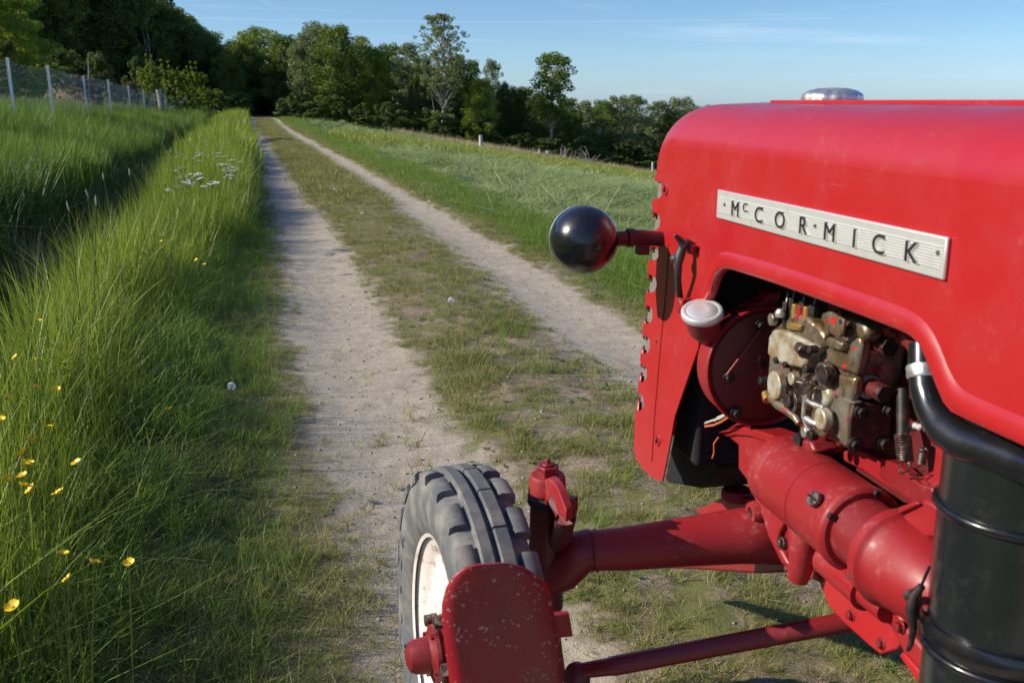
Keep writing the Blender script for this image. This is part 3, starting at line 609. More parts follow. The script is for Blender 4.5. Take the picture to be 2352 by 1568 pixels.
# name plate
P0, P1 = UX(1655, 440, HX), UX(2187, 537, HX); zt_, zb_ = 1.2875, 1.2345
y0, y1 = P0.y, P1.y
plate = MB(); plate.box((HX-.0065, y1, zb_), (HX-.001, y0, zt_)); PL = plate.build('name_plate', PLATE, tractor, bevel=.0018)
b = MB()
for k in range(8):
    z = zb_+.0125+k*.0038; b.box((HX-.0078, y1+.006, z), (HX-.0063, y0-.006, z+.0016))
b.build('fluting', PLATE, PL)
INK = Mat('black_enamel', (.012, .012, .013), .45).m
def letter(ch, y, z, size, tag_='letter'):
    cu_ = bpy.data.curves.new(tag_, 'FONT'); cu_.body = ch; cu_.size = size; cu_.extrude = .0014; cu_.offset = .0; cu_.align_x = 'CENTER'
    o = bpy.data.objects.new(tag_+'_tmp', cu_); COL.objects.link(o); dg = bpy.context.evaluated_depsgraph_get(); dg.update()
    me = bpy.data.meshes.new_from_object(o.evaluated_get(dg)); COL.objects.unlink(o); bpy.data.objects.remove(o)
    # text runs toward the viewer's right, that is towards -Y, and faces -X
    Mx = Matrix(((0, 0, -1, HX-.0088), (-1.22, 0, 0, y), (0, 1, 0, z), (0, 0, 0, 1))); me.transform(Mx); me.materials.clear()
    return me
lets = [('M', 1690, 482, 1), ('c', 1713, 478, .55), ('C', 1744, 500, 1), ('O', 1793, 506, 1), ('R', 1846, 518, 1), ('M', 1907, 534, 1), ('I', 1964, 547, 1), ('C', 2020, 556, 1), ('K', 2094, 575, 1)]
for ch, px, py, sc in lets:
    q = UX(px, py, HX-.008); zbase = zb_+.0125
    if ch == 'c': me = letter('C', q.y, zbase+.0125, .022)
    else: me = letter(ch, q.y, zbase, .0385)
    link('letter', me, INK, PL)
    sh_ = me.copy(); sh_.transform(Matrix.Translation((.0012, -.0022, -.0010))); sh_.materials.clear(); link('letter_relief', sh_, PLATE, PL)
for px, py in ((1664, 470), (1872, 519), (2154, 581)):
    q = UX(px, py, HX-.008); b = MB(); b.cyl((HX-.006, q.y, q.z), (HX-.0095, q.y, q.z), .0035, .0025, 10); b.build('rivet', STEEL, PL)
# screws of the cowl
for px, py, r in ((1529, 433, .017), (1511, 1009, .017)):
    q = UX(px, py, HX); b = MB(); b.cyl((HX+.001, q.y, q.z), (HX-.003, q.y, q.z), r, r*.9, 24); b.hexa((HX-.003, q.y, q.z), (HX-.008, q.y, q.z), .007); b.build('cowl_screw', RED2, tractor, bevel=.0008)
q = UX(1508, 785, HX); b = MB(); b.cyl((HX+.001, q.y, q.z), (HX-.0006, q.y, q.z), .0035, n=12); b.build('screw_hole', DARK, tractor)
# filler cap
q = UX(1911, 236, XC); b = MB(); b.lathe((XC, q.y, 1.440), (0, 0, 1), [(0, .043), (.014, .043)], 40); b.build('filler_neck', RED2, tractor)
b = MB(); cap_prof = [(.004, .046), (.0055, .056), (.013, .0585), (.021, .056), (.028, .045), (.032, .028), (.0335, 0)]
b.lathe((XC, q.y, 1.442), (0, 0, 1), cap_prof, 64)
for v in b.bm.verts:
    d = Vector((v.co.x-XC, v.co.y-q.y, 0)); zz = v.co.z-1.442
    if .005 < zz < .024 and d.length > .05:
        a = math.atan2(d.y, d.x); d *= 1+.022*math.cos(a*16); v.co.x = XC+d.x; v.co.y = q.y+d.y
b.build('filler_cap', ALU, tractor, 50)
# headlamp
hl = UX(1343, 551, .602); hr = .0735
HL = MB().lathe(hl+Vector((0, -hr, 0)), (0, 1, 0), [(0, 0)]+[(hr-hr*math.cos(a), hr*math.sin(a)) for a in np.linspace(.12, math.pi*.60, 18)], 48).build('headlamp', BLK, tractor, 60)
yr = hl.y+hr*.31
MB().lathe((hl.x, yr-.002, hl.z), (0, 1, 0), [(0, hr*.93), (0, hr*1.0), (.012, hr*.985), (.014, hr*.9)], 48).build('lamp_ring', ALU, HL)
GL = Mat('lamp_glass', (.8, .8, .8), .08, Transmission_Weight=.6).m
MB().lathe((hl.x, yr+.008, hl.z), (0, 1, 0), [(.018, 0), (.014, hr*.5), (.004, hr*.9)], 40).build('lamp_glass', GL, HL)
a = UX(1418, 553, .69); c = UX(1446, 553, .712)
b = MB(); b.cyl((hl.x+hr*.93, hl.y, hl.z), (.700, hl.y+.004, hl.z), .0165); b.cyl((.700, hl.y+.004, hl.z+.001), (.712, hl.y+.004, hl.z+.001), .021); b.build('lamp_collar', RED_SHADE, HL)
ab = hl+Vector((0, .002, 0))
b = MB(); b.sweep([(.706, ab.y, ab.z+.002), (.735, ab.y, ab.z+.001), (.765, ab.y, ab.z-.003), (.80, ab.y, ab.z-.004)], [.0175, .0175, .0165, .0165], 18); b.box((.722, ab.y-.012, ab.z-.036), (.748, ab.y+.012, ab.z-.012)); b.build('lamp_arm', RED_SHADE, HL, bevel=.001)
# rubber hood latch (a strap with a claw) and its foot
def latch():
    pts2 = [(1556, 668), (1549, 690), (1558, 702), (1572, 700), (1580, 685), (1577, 660), (1574, 640), (1575, 622), (1579, 606), (1577, 590), (1584, 578), (1596, 570), (1597, 562), (1586, 548), (1572, 540), (1560, 537), (1548, 540), (1554, 550), (1558, 562), (1556, 574), (1548, 586), (1547, 596), (1552, 606), (1551, 620), (1549, 640), (1550, 656)]
    core = [(1566, 700, .776), (1560, 676, .762), (1557, 640, .750), (1558, 606, .744), (1561, 588, .748), (1569, 566, .755), (1578, 556, .764), (1588, 560, .775)]
    rad = [.006, .0075, .0072, .0085, .0105, .0085, .0078, .006]
    b = MB(); b.sweep([UX(x, y, X) for x, y, X in core], rad, 12)
    c0 = UX(1552, 594, .742); b.lathe(c0+Vector((0, 0, -.011)), (0, 0, 1), [(0, 0), (.002, .007), (.006, .0105), (.011, .0125), (.016, .0105), (.020, .007), (.022, 0)], 16)
    hk = [UX(1572, 566, .752), UX(1563, 553, .744), UX(1556, 545, .735), UX(1549, 540, .727)]
    b.sweep(hk, [.0085, .0075, .0055, .002], 10)
    LT = b.build('hood_latch', LATCHM, tractor, 60)
    f = UX(1571, 700, .768); b = MB(); b.lathe((HX-.026, f.y, f.z), (1, 0, 0), [(0, 0), (0, .015), (.004, .017), (.004, 0)], 20); b.box((HX-.024, f.y-.022, f.z-.004), (HX, f.y-.002, f.z+.016)); b.build('latch_foot', RED2, LT, bevel=.0015)
    f2 = UX(1590, 572, .775); b = MB(); b.box((HX-.014, f2.y-.012, f2.z-.010), (HX, f2.y+.010, f2.z+.010)); b.build('latch_hook', RED, LT, bevel=.003)
latch()
# oil filler with its aluminium lid
o1 = UX(1613, 720, .762)
axn = Vector((-.20, -.36, 1)).normalized()
b = MB(); b.lathe(o1-axn*.004, axn, [(-.004, .030), (-.003, .0375), (.001, .041), (.010, .0415), (.013, .039), (.0135, .034), (.012, .031), (.0145, .026), (.016, .010), (.0145, 0)], 40)
b.build('oil_filler_lid', LID, tractor, 50)
nb = UX(1650, 808, .845)
b = MB(); b.sweep([o1-axn*.006, o1-axn*.03+Vector((.004, 0, 0)), o1.lerp(nb, .55), nb, nb+Vector((.03, -.01, -.03))], [.036, .033, .026, .021, .021], 24); b.build('oil_filler_neck', RED3, tractor, 60)
# round timing case
DC = UX(1757, 843, .900); DR = .1235
b = MB(); b.lathe(DC+Vector((0, .07, 0)), (0, -1, 0), [(0, DR*.9), (.012, DR*.985), (.055, DR), (.066, DR*1.02), (.070, DR*.995), (.066, DR*.955), (.060, DR*.93), (.060, 0)], 56); TC = b.build('timing_case', RED2, tractor, 40)
b = MB(); b.lathe(DC+Vector((0, .008, 0)), (0, -1, 0), [(0, DR*.92), (.004, DR*.90), (.010, DR*.6), (.014, DR*.3), (.014, 0)], 48); b.build('case_cover', DRED, TC)
for px, py in ((1747, 748), (1674, 866), (1691, 948), (1750, 833), (1760, 880), (1783, 993)):
    v = ray(px, py); t = (DC.y-.002)/v.y; q = Vector((0, 0, CAM_H))+v*t
    b = MB(); b.cyl(q+Vector((0, .008, 0)), q+Vector((0, -.002, 0)), .013, n=18); b.hexa(q, q+Vector((0, -.012, 0)), .009); b.build('bolt', DARK, TC, bevel=.001)
b = MB(); b.prism([UY(x, y, DC.y-.008) for x, y in ((1760, 812), (1780, 820), (1782, 850), (1764, 878), (1752, 900), (1741, 880), (1746, 850), (1738, 830), (1745, 815))], (0, .01, 0)); b.build('case_flange', RED3, TC, bevel=.003)
MB().sweep([UY(1755, 748, DC.y-.012), UY(1715, 800, DC.y-.012), UY(1668, 862, DC.y-.012)], .0022, 8).build('fuel_pipe', RED3, TC)
# raised ear of the case towards the hood
b = MB(); b.prism([UY(x, y, DC.y+.02) for x, y in ((1690, 738), (1722, 705), (1756, 690), (1768, 674), (1796, 668), (1792, 690), (1770, 712), (1740, 730), (1700, 770))], (0, .05, 0)); b.build('case_ear', RED2, TC, bevel=.006)

# --- injection pump; numbers are read on its left flank
def Z(x, y): return (1433.25+.3125*x, 597.2+.3125*y)
PX_ = .862
def flank(pts, X, th, name, mat, parent, bevel=.002, **k):
    b = MB(); b.prism([UX(*Z(*p), X) for p in pts], (th, 0, 0)); return b.build(name, mat, parent, bevel=bevel, **k)
def boss(x, y, X, r, h, name, mat, parent, hexa=False, n=20, bev=.0012, r2=None):
    q = UX(*Z(x, y), X); b = MB(); (b.hexa(q+Vector((.004, 0, 0)), q-Vector((h, 0, 0)), r) if hexa else b.cyl(q+Vector((.004, 0, 0)), q-Vector((h, 0, 0)), r, r2, n)); return b.build(name, mat, parent, bevel=bev)
pump = flank([(1075, 520), (1190, 430), (1330, 400), (1490, 380), (1600, 395), (1690, 430), (1790, 480), (1770, 570), (1740, 640), (1705, 850), (1690, 985), (1655, 1050), (1640, 1385), (1520, 1330), (1420, 1290), (1300, 1180), (1180, 1090), (1040, 985), (1060, 760)], PX_+.012, .085, 'injection_pump', PUMP, tractor, .006)
flank([(1480, 640), (1590, 600), (1735, 560), (1740, 630), (1700, 845), (1570, 800), (1480, 740)], PX_, .02, 'pump_block', PUMP, pump, .005)
flank([(1500, 830), (1700, 860), (1680, 985), (1640, 1060), (1540, 1000), (1490, 920)], PX_+.002, .02, 'pump_block', PUMP, pump, .006)
flank([(1690, 1050), (1655, 1060), (1640, 1375), (1560, 1300), (1500, 1230), (1500, 1040), (1590, 1000)], PX_, .02, 'pump_block', PUMP, pump, .005)
flank([(1060, 560), (1100, 508), (1200, 530), (1330, 590), (1420, 640), (1345, 700), (1330, 800), (1180, 770), (1095, 745), (1050, 690)], PX_-.016, .03, 'governor_cover', CREAM, pump, .005)
flank([(1180, 450), (1250, 385), (1330, 410), (1400, 470), (1370, 600), (1290, 575), (1190, 520)], PX_-.012, .04, 'pump_top', PUMP, pump, .006)
flank([(1185, 490), (1215, 455), (1300, 480), (1280, 520), (1200, 510)], PX_-.020, .01, 'brass_block', BRASS, pump, .002)
flank([(1340, 500), (1375, 450), (1420, 470), (1480, 560), (1470, 640), (1400, 660), (1340, 620)], PX_-.010, .03, 'pump_lug', PUMP, pump, .007)
q = flank([(1505, 400), (1530, 385), (1618, 440), (1605, 540), (1570, 575), (1510, 530)], PX_-.022, .006, 'linkage_bracket', PUMP, pump, .0012)
boss(1590, 452, PX_-.0222, .0042, .001, 'bracket_hole', VOID, q)
flank([(1480, 580), (1500, 565), (1605, 610), (1590, 668), (1480, 635)], PX_-.014, .02, 'pump_clamp', PUMP, pump, .003)
flank([(1480, 380), (1530, 370), (1512, 470), (1500, 545), (1462, 600), (1470, 470)], PX_-.012, .02, 'pump_web', PUMP, pump, .003)
flank([(1690, 440), (1770, 470), (1790, 560), (1745, 610), (1700, 560)], PX_-.004, .03, 'pump_corner', PUMP, pump, .007)
flank([(1500, 620), (1640, 590), (1650, 680), (1560, 670), (1500, 700)], PX_+.001, .02, 'pump_block', PUMP, pump, .004)
boss(1650, 525, PX_-.006, .010, .006, 'pump_plug', DARK, pump)
boss(1098, 436, PX_-.014, .0115, .006, 'side_plug', PUMP, pump)
boss(1135, 918, PX_-.010, .0265, .010, 'round_cover', CREAM, pump, n=32, bev=.002)
boss(1262, 870, PX_-.012, .0115, .010, 'side_plug', CREAM, pump)
boss(1385, 795, PX_-.012, .0085, .016, 'pump_bolt', DARK, pump)
boss(1045, 885, PX_-.010, .0085, .014, 'pump_bolt', DARK, pump, True)
boss(1200, 968, PX_-.018, .0085, .008, 'pump_bolt', DARK, pump)
boss(1125, 735, PX_-.016, .0062, .005, 'pump_bolt', DARK, pump)
boss(1192, 768, PX_-.016, .0062, .005, 'pump_bolt', DARK, pump)
r_ = boss(1495, 850, PX_, .024, .012, 'round_fitting', STEEL, pump, n=28, bev=.002); boss(1492, 848, PX_-.012, .015, .008, 'fitting_nut', DARK, r_)
c_ = UX(*Z(1375, 885), PX_-.014); b = MB(); b.cyl(c_, c_+Vector((-.022, -.016, -.004)), .0125); b.hexa(c_+Vector((-.02, -.014, -.004)), c_+Vector((-.032, -.022, -.006)), .014); b.build('pipe_union', STEEL, pump, bevel=.001)
c_ = UX(*Z(1290, 640), PX_-.016); b = MB(); b.cyl(c_, c_+Vector((-.006, -.030, 0)), .0105); b.cyl(c_+Vector((-.006, -.03, 0)), c_+Vector((-.0065, -.033, 0)), .0125); b.build('throttle_shaft', STEEL, pump, bevel=.001)
boss(1400, 655, PX_-.018, .008, .012, 'shaft_screw', DARK, pump, True)
# lower round inlet with its wire bail and screws
inl = boss(1490, 1170, PX_, .0285, .014, 'inlet_ring', PUMP, pump, n=36, bev=.003); boss(1482, 1165, PX_-.014, .019, .012, 'inlet_plug', CREAM, inl, n=30, bev=.003)
bail = [UX(*Z(x, y), X) for x, y, X in ((1400, 900, PX_-.016), (1352, 960, PX_-.024), (1325, 1050, PX_-.026), (1318, 1150, PX_-.024), (1345, 1235, PX_-.018), (1400, 1290, PX_-.012))]
MB().sweep(bail, .0038, 10).build('wire_bail', ALU, inl, 60)
MB().sweep([UX(*Z(x, y), X) for x, y, X in ((1345, 1030, PX_-.022), (1400, 1060, PX_-.022), (1470, 1085, PX_-.016))], .005, 10).build('wire_bail', ALU, inl, 60)
MB().sweep([UX(*Z(x, y), X) for x, y, X in ((1340, 1165, PX_-.022), (1380, 1190, PX_-.022), (1420, 1205, PX_-.016))], .006, 10).build('wire_bail', ALU, inl, 60)
flank([(1290, 940), (1350, 930), (1340, 1040), (1320, 1120), (1240, 1040), (1230, 960)], PX_-.008, .02, 'pump_housing', PUMP, pump, .006)
flank([(1400, 950), (1490, 925), (1510, 1000), (1480, 1080), (1380, 1050), (1360, 1000)], PX_-.010, .03, 'pump_dome', CREAM, pump, .012)
c_ = boss(1280, 1035, PX_-.006, .020, .014, 'knurled_nut', STEEL, pump, n=24, bev=.001); boss(1230, 1035, PX_-.018, .0145, .010, 'knurled_nut', DARK, c_, True)
b = MB(); b.sweep([UX(*Z(x, y), PX_-.012) for x, y in ((1090, 1010), (1130, 1060), (1200, 1095), (1260, 1150), (1290, 1200))], [.010, .009, .010, .008, .006], 12); b.build('lower_elbow', PUMP, pump, 60)
b = MB(); b.cyl(UX(*Z(1040, 975), PX_-.01), UX(*Z(1060, 1030), PX_-.012), .008, .010); b.build('drain_stub', BRASS, pump, bevel=.001)
for x, y in ((1355, 1262), (1398, 1285)): boss(x, y, PX_-.012, .0095, .010, 'pump_bolt', ALU if x < 1370 else DARK, pump)
# top terminals
for x, y, r in ((1195, 330, .007), (1245, 300, .0075), (1320, 325, .0075), (1400, 350, .0085)):
    q = UX(*Z(x, y), PX_+.002); b = MB(); b.cyl(q+Vector((0, 0, -.05)), q+Vector((0, 0, -.006)), r*.8); b.hexa(q+Vector((0, 0, -.012)), q+Vector((0, 0, .006)), r*1.15); b.build('delivery_valve', DARK, pump, bevel=.001)
for x, y in ((1262, 372), (1300, 385), (1345, 392)):
    q = UX(*Z(x, y), PX_-.006); b = MB(); b.cyl(q+Vector((0, 0, -.014)), q+Vector((0, 0, .012)), .0075); b.build('insulator', BRASS if x != 1300 else RED2, pump, bevel=.001)
b = MB(); q = UX(*Z(1180, 375), PX_-.006); b.lathe(q+Vector((-.008, 0, -.012)), (0, 0, 1), [(0, 0), (.002, .009), (.01, .010), (.016, .006), (.018, 0)], 16); b.build('glass_knob', ALU, pump)
# rear end of the pump: dark plate with bolts and two studs
co = UX(*Z(1668, 1060), PX_)
yb = co.y
b = MB(); b.prism([UY(*Z(x, y), yb-.001) for x, y in ((1690, 1050), (1972, 1058), (1972, 1180), (1930, 1375), (1650, 1385), (1660, 1180))], (0, .012, 0)); RP = b.build('pump_end_plate', BROWN, pump, bevel=.003)
for x, y in ((1740, 1112), (1945, 1103), (1692, 1352), (1905, 1342)):
    q = UY(*Z(x, y), yb-.002); b = MB(); b.cyl(q+Vector((0, .004, 0)), q-Vector((0, .004, 0)), .0125, n=18); b.hexa(q, q-Vector((0, .012, 0)), .0095); b.build('plate_bolt', DARK, RP, bevel=.001)
b = MB(); b.prism([UY(*Z(x, y), yb+.02) for x, y in ((1760, 560), (1900, 545), (1985, 620), (1980, 900), (1970, 1060), (1690, 1050), (1720, 840))], (0, .06, 0)); EF = b.build('pump_end_face', BROWN, pump, bevel=.006)
b = MB(); b.prism([UY(*Z(x, y), yb+.016) for x, y in ((1770, 745), (1940, 738), (1930, 880), (1760, 870))], (0, .01, 0)); b.build('data_plate', DARK, pump, bevel=.002)
for (x0_, y0_), (x1_, y1_) in (((1845, 608), (1950, 642)), ((1800, 940), (1915, 985))):
    q0 = UY(*Z(x0_, y0_), yb+.02); q1 = UY(*Z(x1_, y1_), yb-.035); q0.x = q1.x; q0.z = q1.z
    b = MB(); b.cyl(q0, q0+Vector((0, -.014, 0)), .022, .021, 28); ST = b.build('stud_collar', CREAM, pump, bevel=.002); b = MB(); b.cyl(q0, q1, .0145, n=24); b.build('stud', DRED, ST, bevel=.0015)
    b = MB(); b.hexa(q1+Vector((0, .012, 0)), q1+Vector((0, -.003, 0)), .0155); b.build('stud_nut', DARK, ST, bevel=.001)
# cable ends beside the timing case
for i, (pa, m_) in enumerate((([(1618, 972), (1635, 966), (1655, 960), (1672, 950)], WIREM), ([(1620, 979), (1640, 976), (1658, 968), (1676, 956)], ORNG), ([(1642, 966), (1650, 958), (1664, 952), (1680, 944)], WIREM))):
    MB().sweep([UX(x, y, .845) for x, y in pa], .0026, 8).build('cable_end', m_, tractor, 60)
MB().sweep([UX(x, y, .85) for x, y in ((1650, 1004), (1640, 1018), (1640, 1040), (1636, 1052))], .0018, 8).build('cable_end', ORNG, tractor, 60)

# --- front support casting, starter motor and lower rail (numbers read on the zoomed lower right quarter)
def Q(x, y): return (1525+.385*x, 964.7+.385*y)
def lowp(pts, X, th, name, mat, parent=None, bevel=.004, **k):
    b = MB(); b.prism([UX(*Q(*p), X) for p in pts], (th, 0, 0)); return b.build(name, mat, parent or tractor, bevel=bevel, **k)
FS = lowp([(340, 70), (430, 15), (560, 60), (700, 125), (745, 85), (775, 100), (800, 190), (700, 300), (660, 420), (640, 620), (700, 780), (745, 870), (700, 860), (620, 700), (590, 600), (540, 480), (500, 370), (440, 290), (440, 150)], .885, .05, 'front_support', RED2, None, .006)
lowp([(300, 72), (345, 60), (470, 40), (560, 60), (640, 90), (700, 125), (640, 140), (520, 100), (420, 90), (380, 100)], .878, .06, 'support_flange', RED2, FS, .004)
for x, y in ((575, 310), (545, 550)):
    q = UX(*Q(x, y), .882); b = MB(); b.lathe(q+Vector((.03, 0, 0)), (-1, 0, 0), [(0, .026), (.036, .0235), (.042, .021), (.042, .012), (.034, .0105), (.034, 0)], 28); b.build('threaded_boss', RED2, FS, 50)
    b = MB(); b.cyl(q+Vector((-.002, 0, 0)), q+Vector((-.0105, 0, 0)), .0098, n=18); b.build('boss_hole', VOID, FS)
lowp([(720, 90), (770, 100), (870, 120), (900, 190), (820, 230), (760, 220), (700, 190)], .872, .05, 'mounting_ear', RED3, FS, .006)
q = UX(*Q(805, 120), .872); b = MB(); b.cyl(q, q+Vector((-.005, 0, 0)), .014, n=20); b.build('ear_hole', VOID, FS)
# bracket with bolt and hanging spout
lowp([(625, 560), (700, 545), (725, 590), (690, 660), (670, 720), (690, 770), (640, 720), (610, 650)], .872, .02, 'bracket', RED2, FS, .003)
lowp([(650, 700), (720, 600), (790, 620), (800, 740), (790, 800), (740, 800), (680, 770)], .884, .02, 'bracket_web', RED3, FS, .003)
q = UX(*Q(715, 728), .882); b = MB(); b.cyl(q+Vector((.01, 0, 0)), q+Vector((-.006, 0, 0)), .012); b.hexa(q, q+Vector((-.012, 0, 0)), .0085); b.build('bolt', STEEL, FS, bevel=.001)
b = MB(); b.sweep([UX(*Q(x, y), .868) for x, y in ((815, 620), (830, 720), (825, 800), (815, 880), (800, 945))], [.024, .026, .024, .022, .019], 20); b.build('drain_spout', RED2, FS, 60)
SX, SZ = .872, .768; SR = .073
yS0 = UX(*Q(640, 340), SX).y-.03
b = MB(); b.lathe((SX, yS0, SZ), (0, -1, 0), [(0, 0), (0, SR*.80), (.004, SR*.93), (.012, SR*.985), (.050, SR), (.053, SR*.985), (.056, SR), (.275, SR), (.279, SR*1.03), (.286, SR*1.03), (.290, SR*1.0), (.294, SR*.93), (.294, 0)], 56); SM = b.build('starter_motor', RED2, tractor, 32)
b = MB(); b.lathe((SX, yS0-.294, SZ), (0, -1, 0), [(0, SR*.80), (.05, SR*.78), (.085, SR*.84), (.10, SR*.90)], 48); b.build('starter_neck', RED3, SM, 50)
b = MB(); b.lathe((SX, yS0-.375, SZ), (0, -1, 0), [(0, SR*.95), (.004, SR*1.06), (.026, SR*1.10), (.030, SR*1.04), (.034, SR*.98), (.070, SR*.95), (.12, SR*.86), (.16, SR*.70), (.18, SR*.5), (.185, 0)], 56); b.build('drive_housing', RED2, SM, 45)
q = UX(*Q(895, 468), SX-SR+.006); d = (q-Vector((SX, q.y, SZ))).normalized(); b = MB(); b.cyl(q-d*.004, q+d*.0035, .0135, n=24); SC_ = b.build('slotted_screw', STEEL, SM, bevel=.001)
b = MB(); b.box((q.x-.0055, q.y-.0125, q.z+.0015), (q.x-.0030, q.y+.0125, q.z+.0045)); b.build('screw_slot', DARK, SC_)
# solenoid-like small cylinder under the starter
q = UX(*Q(970, 820), .862); b = MB(); b.lathe(q, (0, -1, 0), [(0, 0), (0, .026), (.004, .029), (.12, .029), (.125, .031), (.13, .031), (.13, .022), (.19, .020), (.19, 0)], 32); SO = b.build('solenoid', RED2, tractor, 35)
q = UX(*Q(1165, 920), .835); b = MB(); b.hexa(q, q+Vector((-.012, 0, 0)), .010); b.cyl(q+Vector((-.01, 0, 0)), q+Vector((-.02, 0, 0)), .005); b.build('terminal', STEEL, SO, bevel=.001)
# lower side rail plate
lowp([(745, 870), (890, 740), (960, 760), (1130, 900), (1240, 1010), (1330, 1150), (1400, 1290), (1410, 1330), (1385, 1365), (1290, 1396), (1230, 1350), (1080, 1215), (985, 1115), (960, 1060), (925, 970), (900, 945), (790, 960), (765, 910)], .905, .02, 'side_rail', RED, None, .003)
lowp([(1240, 560), (1420, 520), (1560, 470), (1640, 520), (1640, 700), (1500, 700), (1410, 780), (1380, 900), (1360, 1020), (1380, 1120), (1450, 1250), (1560, 1380), (1680, 1600), (1800, 1850), (1560, 1700), (1480, 1500), (1400, 1330), (1300, 1130), (1230, 960), (1210, 800), (1215, 640)], .868, .016, 'bell_flange', RED2, None, .005)
lowp([(1400, 1400), (1420, 1380), (1500, 1470), (1640, 1640), (1800, 1850), (1600, 1700)], .86, .02, 'rear_strut', RED, None, .003)
# sloping flank of the crankcase above the starter
lowp([(940, 160), (1040, 190), (1150, 170), (1290, 240), (1480, 360), (1600, 300), (1620, 130), (1700, 130), (1700, 560), (1480, 500), (1360, 420), (1180, 300), (1080, 250)], .93, .03, 'crankcase_flank', RED2, None, .004)
lowp([(1290, 225), (1400, 270), (1520, 380), (1600, 400), (1620, 500), (1500, 500), (1380, 420), (1280, 330)], .922, .02, 'crankcase_ledge', RED3, None, .003)
lowp([(960, 150), (1020, 150), (1010, 200), (980, 210)], .915, .02, 'crankcase_lug', RED2, None, .003)
lowp([(1390, 520), (1500, 480), (1520, 500), (1400, 560)], .86, .02, 'flange_lug', RED2, None, .003)
# springs on the throttle linkage
def coil(a, b_, r, turns, wr, name='spring'):
    a = Vector(a); b_ = Vector(b_); d = b_-a; u = d.normalized().cross(Vector((1, 0, 0))).normalized(); v = d.normalized().cross(u); n = int(turns*12)
    MB().sweep([a+d*(i/n)+(u*math.cos(i/12*6.283)+v*math.sin(i/12*6.283))*r for i in range(n+1)], wr, 6).build(name, STEEL if name == 'spring' else DARK, tractor, 60)
coil(UX(*Q(1425, 80), .905), UX(*Q(1440, 245), .905), .0115, 11, .0018)
MB().sweep([UX(*Q(x, y), .905) for x, y in ((1440, 245), (1470, 260), (1460, 300), (1410, 320), (1400, 280), (1425, 255))], .0016, 6).build('spring_hook', STEEL, tractor, 60)
coil(UX(*Q(1550, 170), .915), UX(*Q(1535, 260), .915), .006, 10, .0012)
MB().sweep([UX(*Q(x, y), .915) for x, y in ((1548, 255), (1500, 290), (1555, 300), (1505, 330), (1540, 355))], .0014, 6).build('spring_hook', DARK, tractor, 60)
b = MB(); b.cyl(UX(*Q(1425, -180), .93), UX(*Q(1425, 100), .91), .010); b.build('linkage_rod', DARK, tractor)
b = MB(); b.sweep([UX(*Q(x, y), .93) for x, y in ((1480, 60), (1500, 30), (1530, 45), (1550, 20), (1570, 60))], .005, 8); b.build('wire_bundle', WIREM, tractor, 60)

# thin delivery pipes, bolts and seams
for i, (x, y) in enumerate(((1195, 330), (1245, 300), (1320, 325), (1400, 350))):
    q = UX(*Z(x, y), PX_+.002); MB().sweep([q+Vector((0, 0, .004)), q+Vector((.006, .006, .03)), q+Vector((.03, .02+.006*i, .055)), q+Vector((.09, .03, .06+.006*i))], .0028, 8).build('delivery_pipe', STEEL, pump, 60)
for x, y in ((1262, 640), (1240, 900), (1290, 1060), (1420, 1230)):
    q = UX(*Q(x, y), .868); b = MB(); b.cyl(q, q+Vector((-.003, 0, 0)), .0105); b.hexa(q, q+Vector((-.011, 0, 0)), .0078); b.build('flange_bolt', RED3, tractor, bevel=.0008)
for x, y in ((960, 800), (1120, 1160), (1300, 1330), (930, 930)):
    q = UX(*Q(x, y), .905); b = MB(); b.cyl(q, q+Vector((-.002, 0, 0)), .011); b.hexa(q, q+Vector((-.009, 0, 0)), .008); b.build('rail_bolt', RED3, tractor, bevel=.0008)
for k in range(4):
    a = .5+k*1.35; b = MB(); c0 = Vector((SX-math.cos(a)*SR*.93, yS0-.291, SZ+math.sin(a)*SR*.93)); b.hexa(c0, c0+Vector((0, -.008, 0)), .006); b.build('end_screw', DARK, SM)
b = MB(); b.lathe((SX, yS0-.165, SZ), (0, -1, 0), [(0, SR-.001), (.0, SR+.0006), (.0022, SR+.0006), (.0022, SR-.001)], 56); b.build('body_seam', RED3, SM)

# --- intake hose and black canister
ch = UX(2123, 835, .815)
hose = [UX(2123, 790, .83), UX(2124, 840, .825), UX(2128, 890, .822), UX(2142, 940, .82), UX(2170, 985, .818), UX(2215, 1015, .82)]
hose += [hose[-1]+Vector((.012, -.05, .002)), hose[-1]+Vector((.02, -.12, .004)), hose[-1]+Vector((.02, -.3, 0))]
HS = MB().sweep(hose, [.021, .022, .0225, .023, .024, .025, .025, .025, .025], 24).build('intake_hose', BLK, tractor, 60)
b = MB(); b.lathe(UX(2125, 868, .823), (hose[1]-hose[2]), [(0, .0212), (0, .0230), (.0035, .0240), (.009, .0234), (.0145, .0240), (.018, .0230), (.018, .021)], 30); b.build('hose_clamp', ALU, HS, 50)
b = MB(); b.sweep([UX(2123, 855, .825), UX(2120, 815, .83), UX(2108, 785, .86), UX(2085, 770, .93)], .0175, 20); b.build('intake_pipe', RED3, HS, 60)
CX, CY, CR = .912, 1.060, .101
b = MB(); b.lathe((CX, CY, .50), (0, 0, 1), [(0, 0), (0, CR*.9), (.01, CR*.98), (.02, CR), (.30, CR), (.315, CR*1.01), (.325, CR*1.01), (.505, CR), (.515, CR*1.02), (.522, CR*1.02), (.526, CR*.97), (.540, CR*.90), (.552, CR*.6), (.556, 0)], 64); CN = b.build('air_cleaner', CAN, tractor, 32)
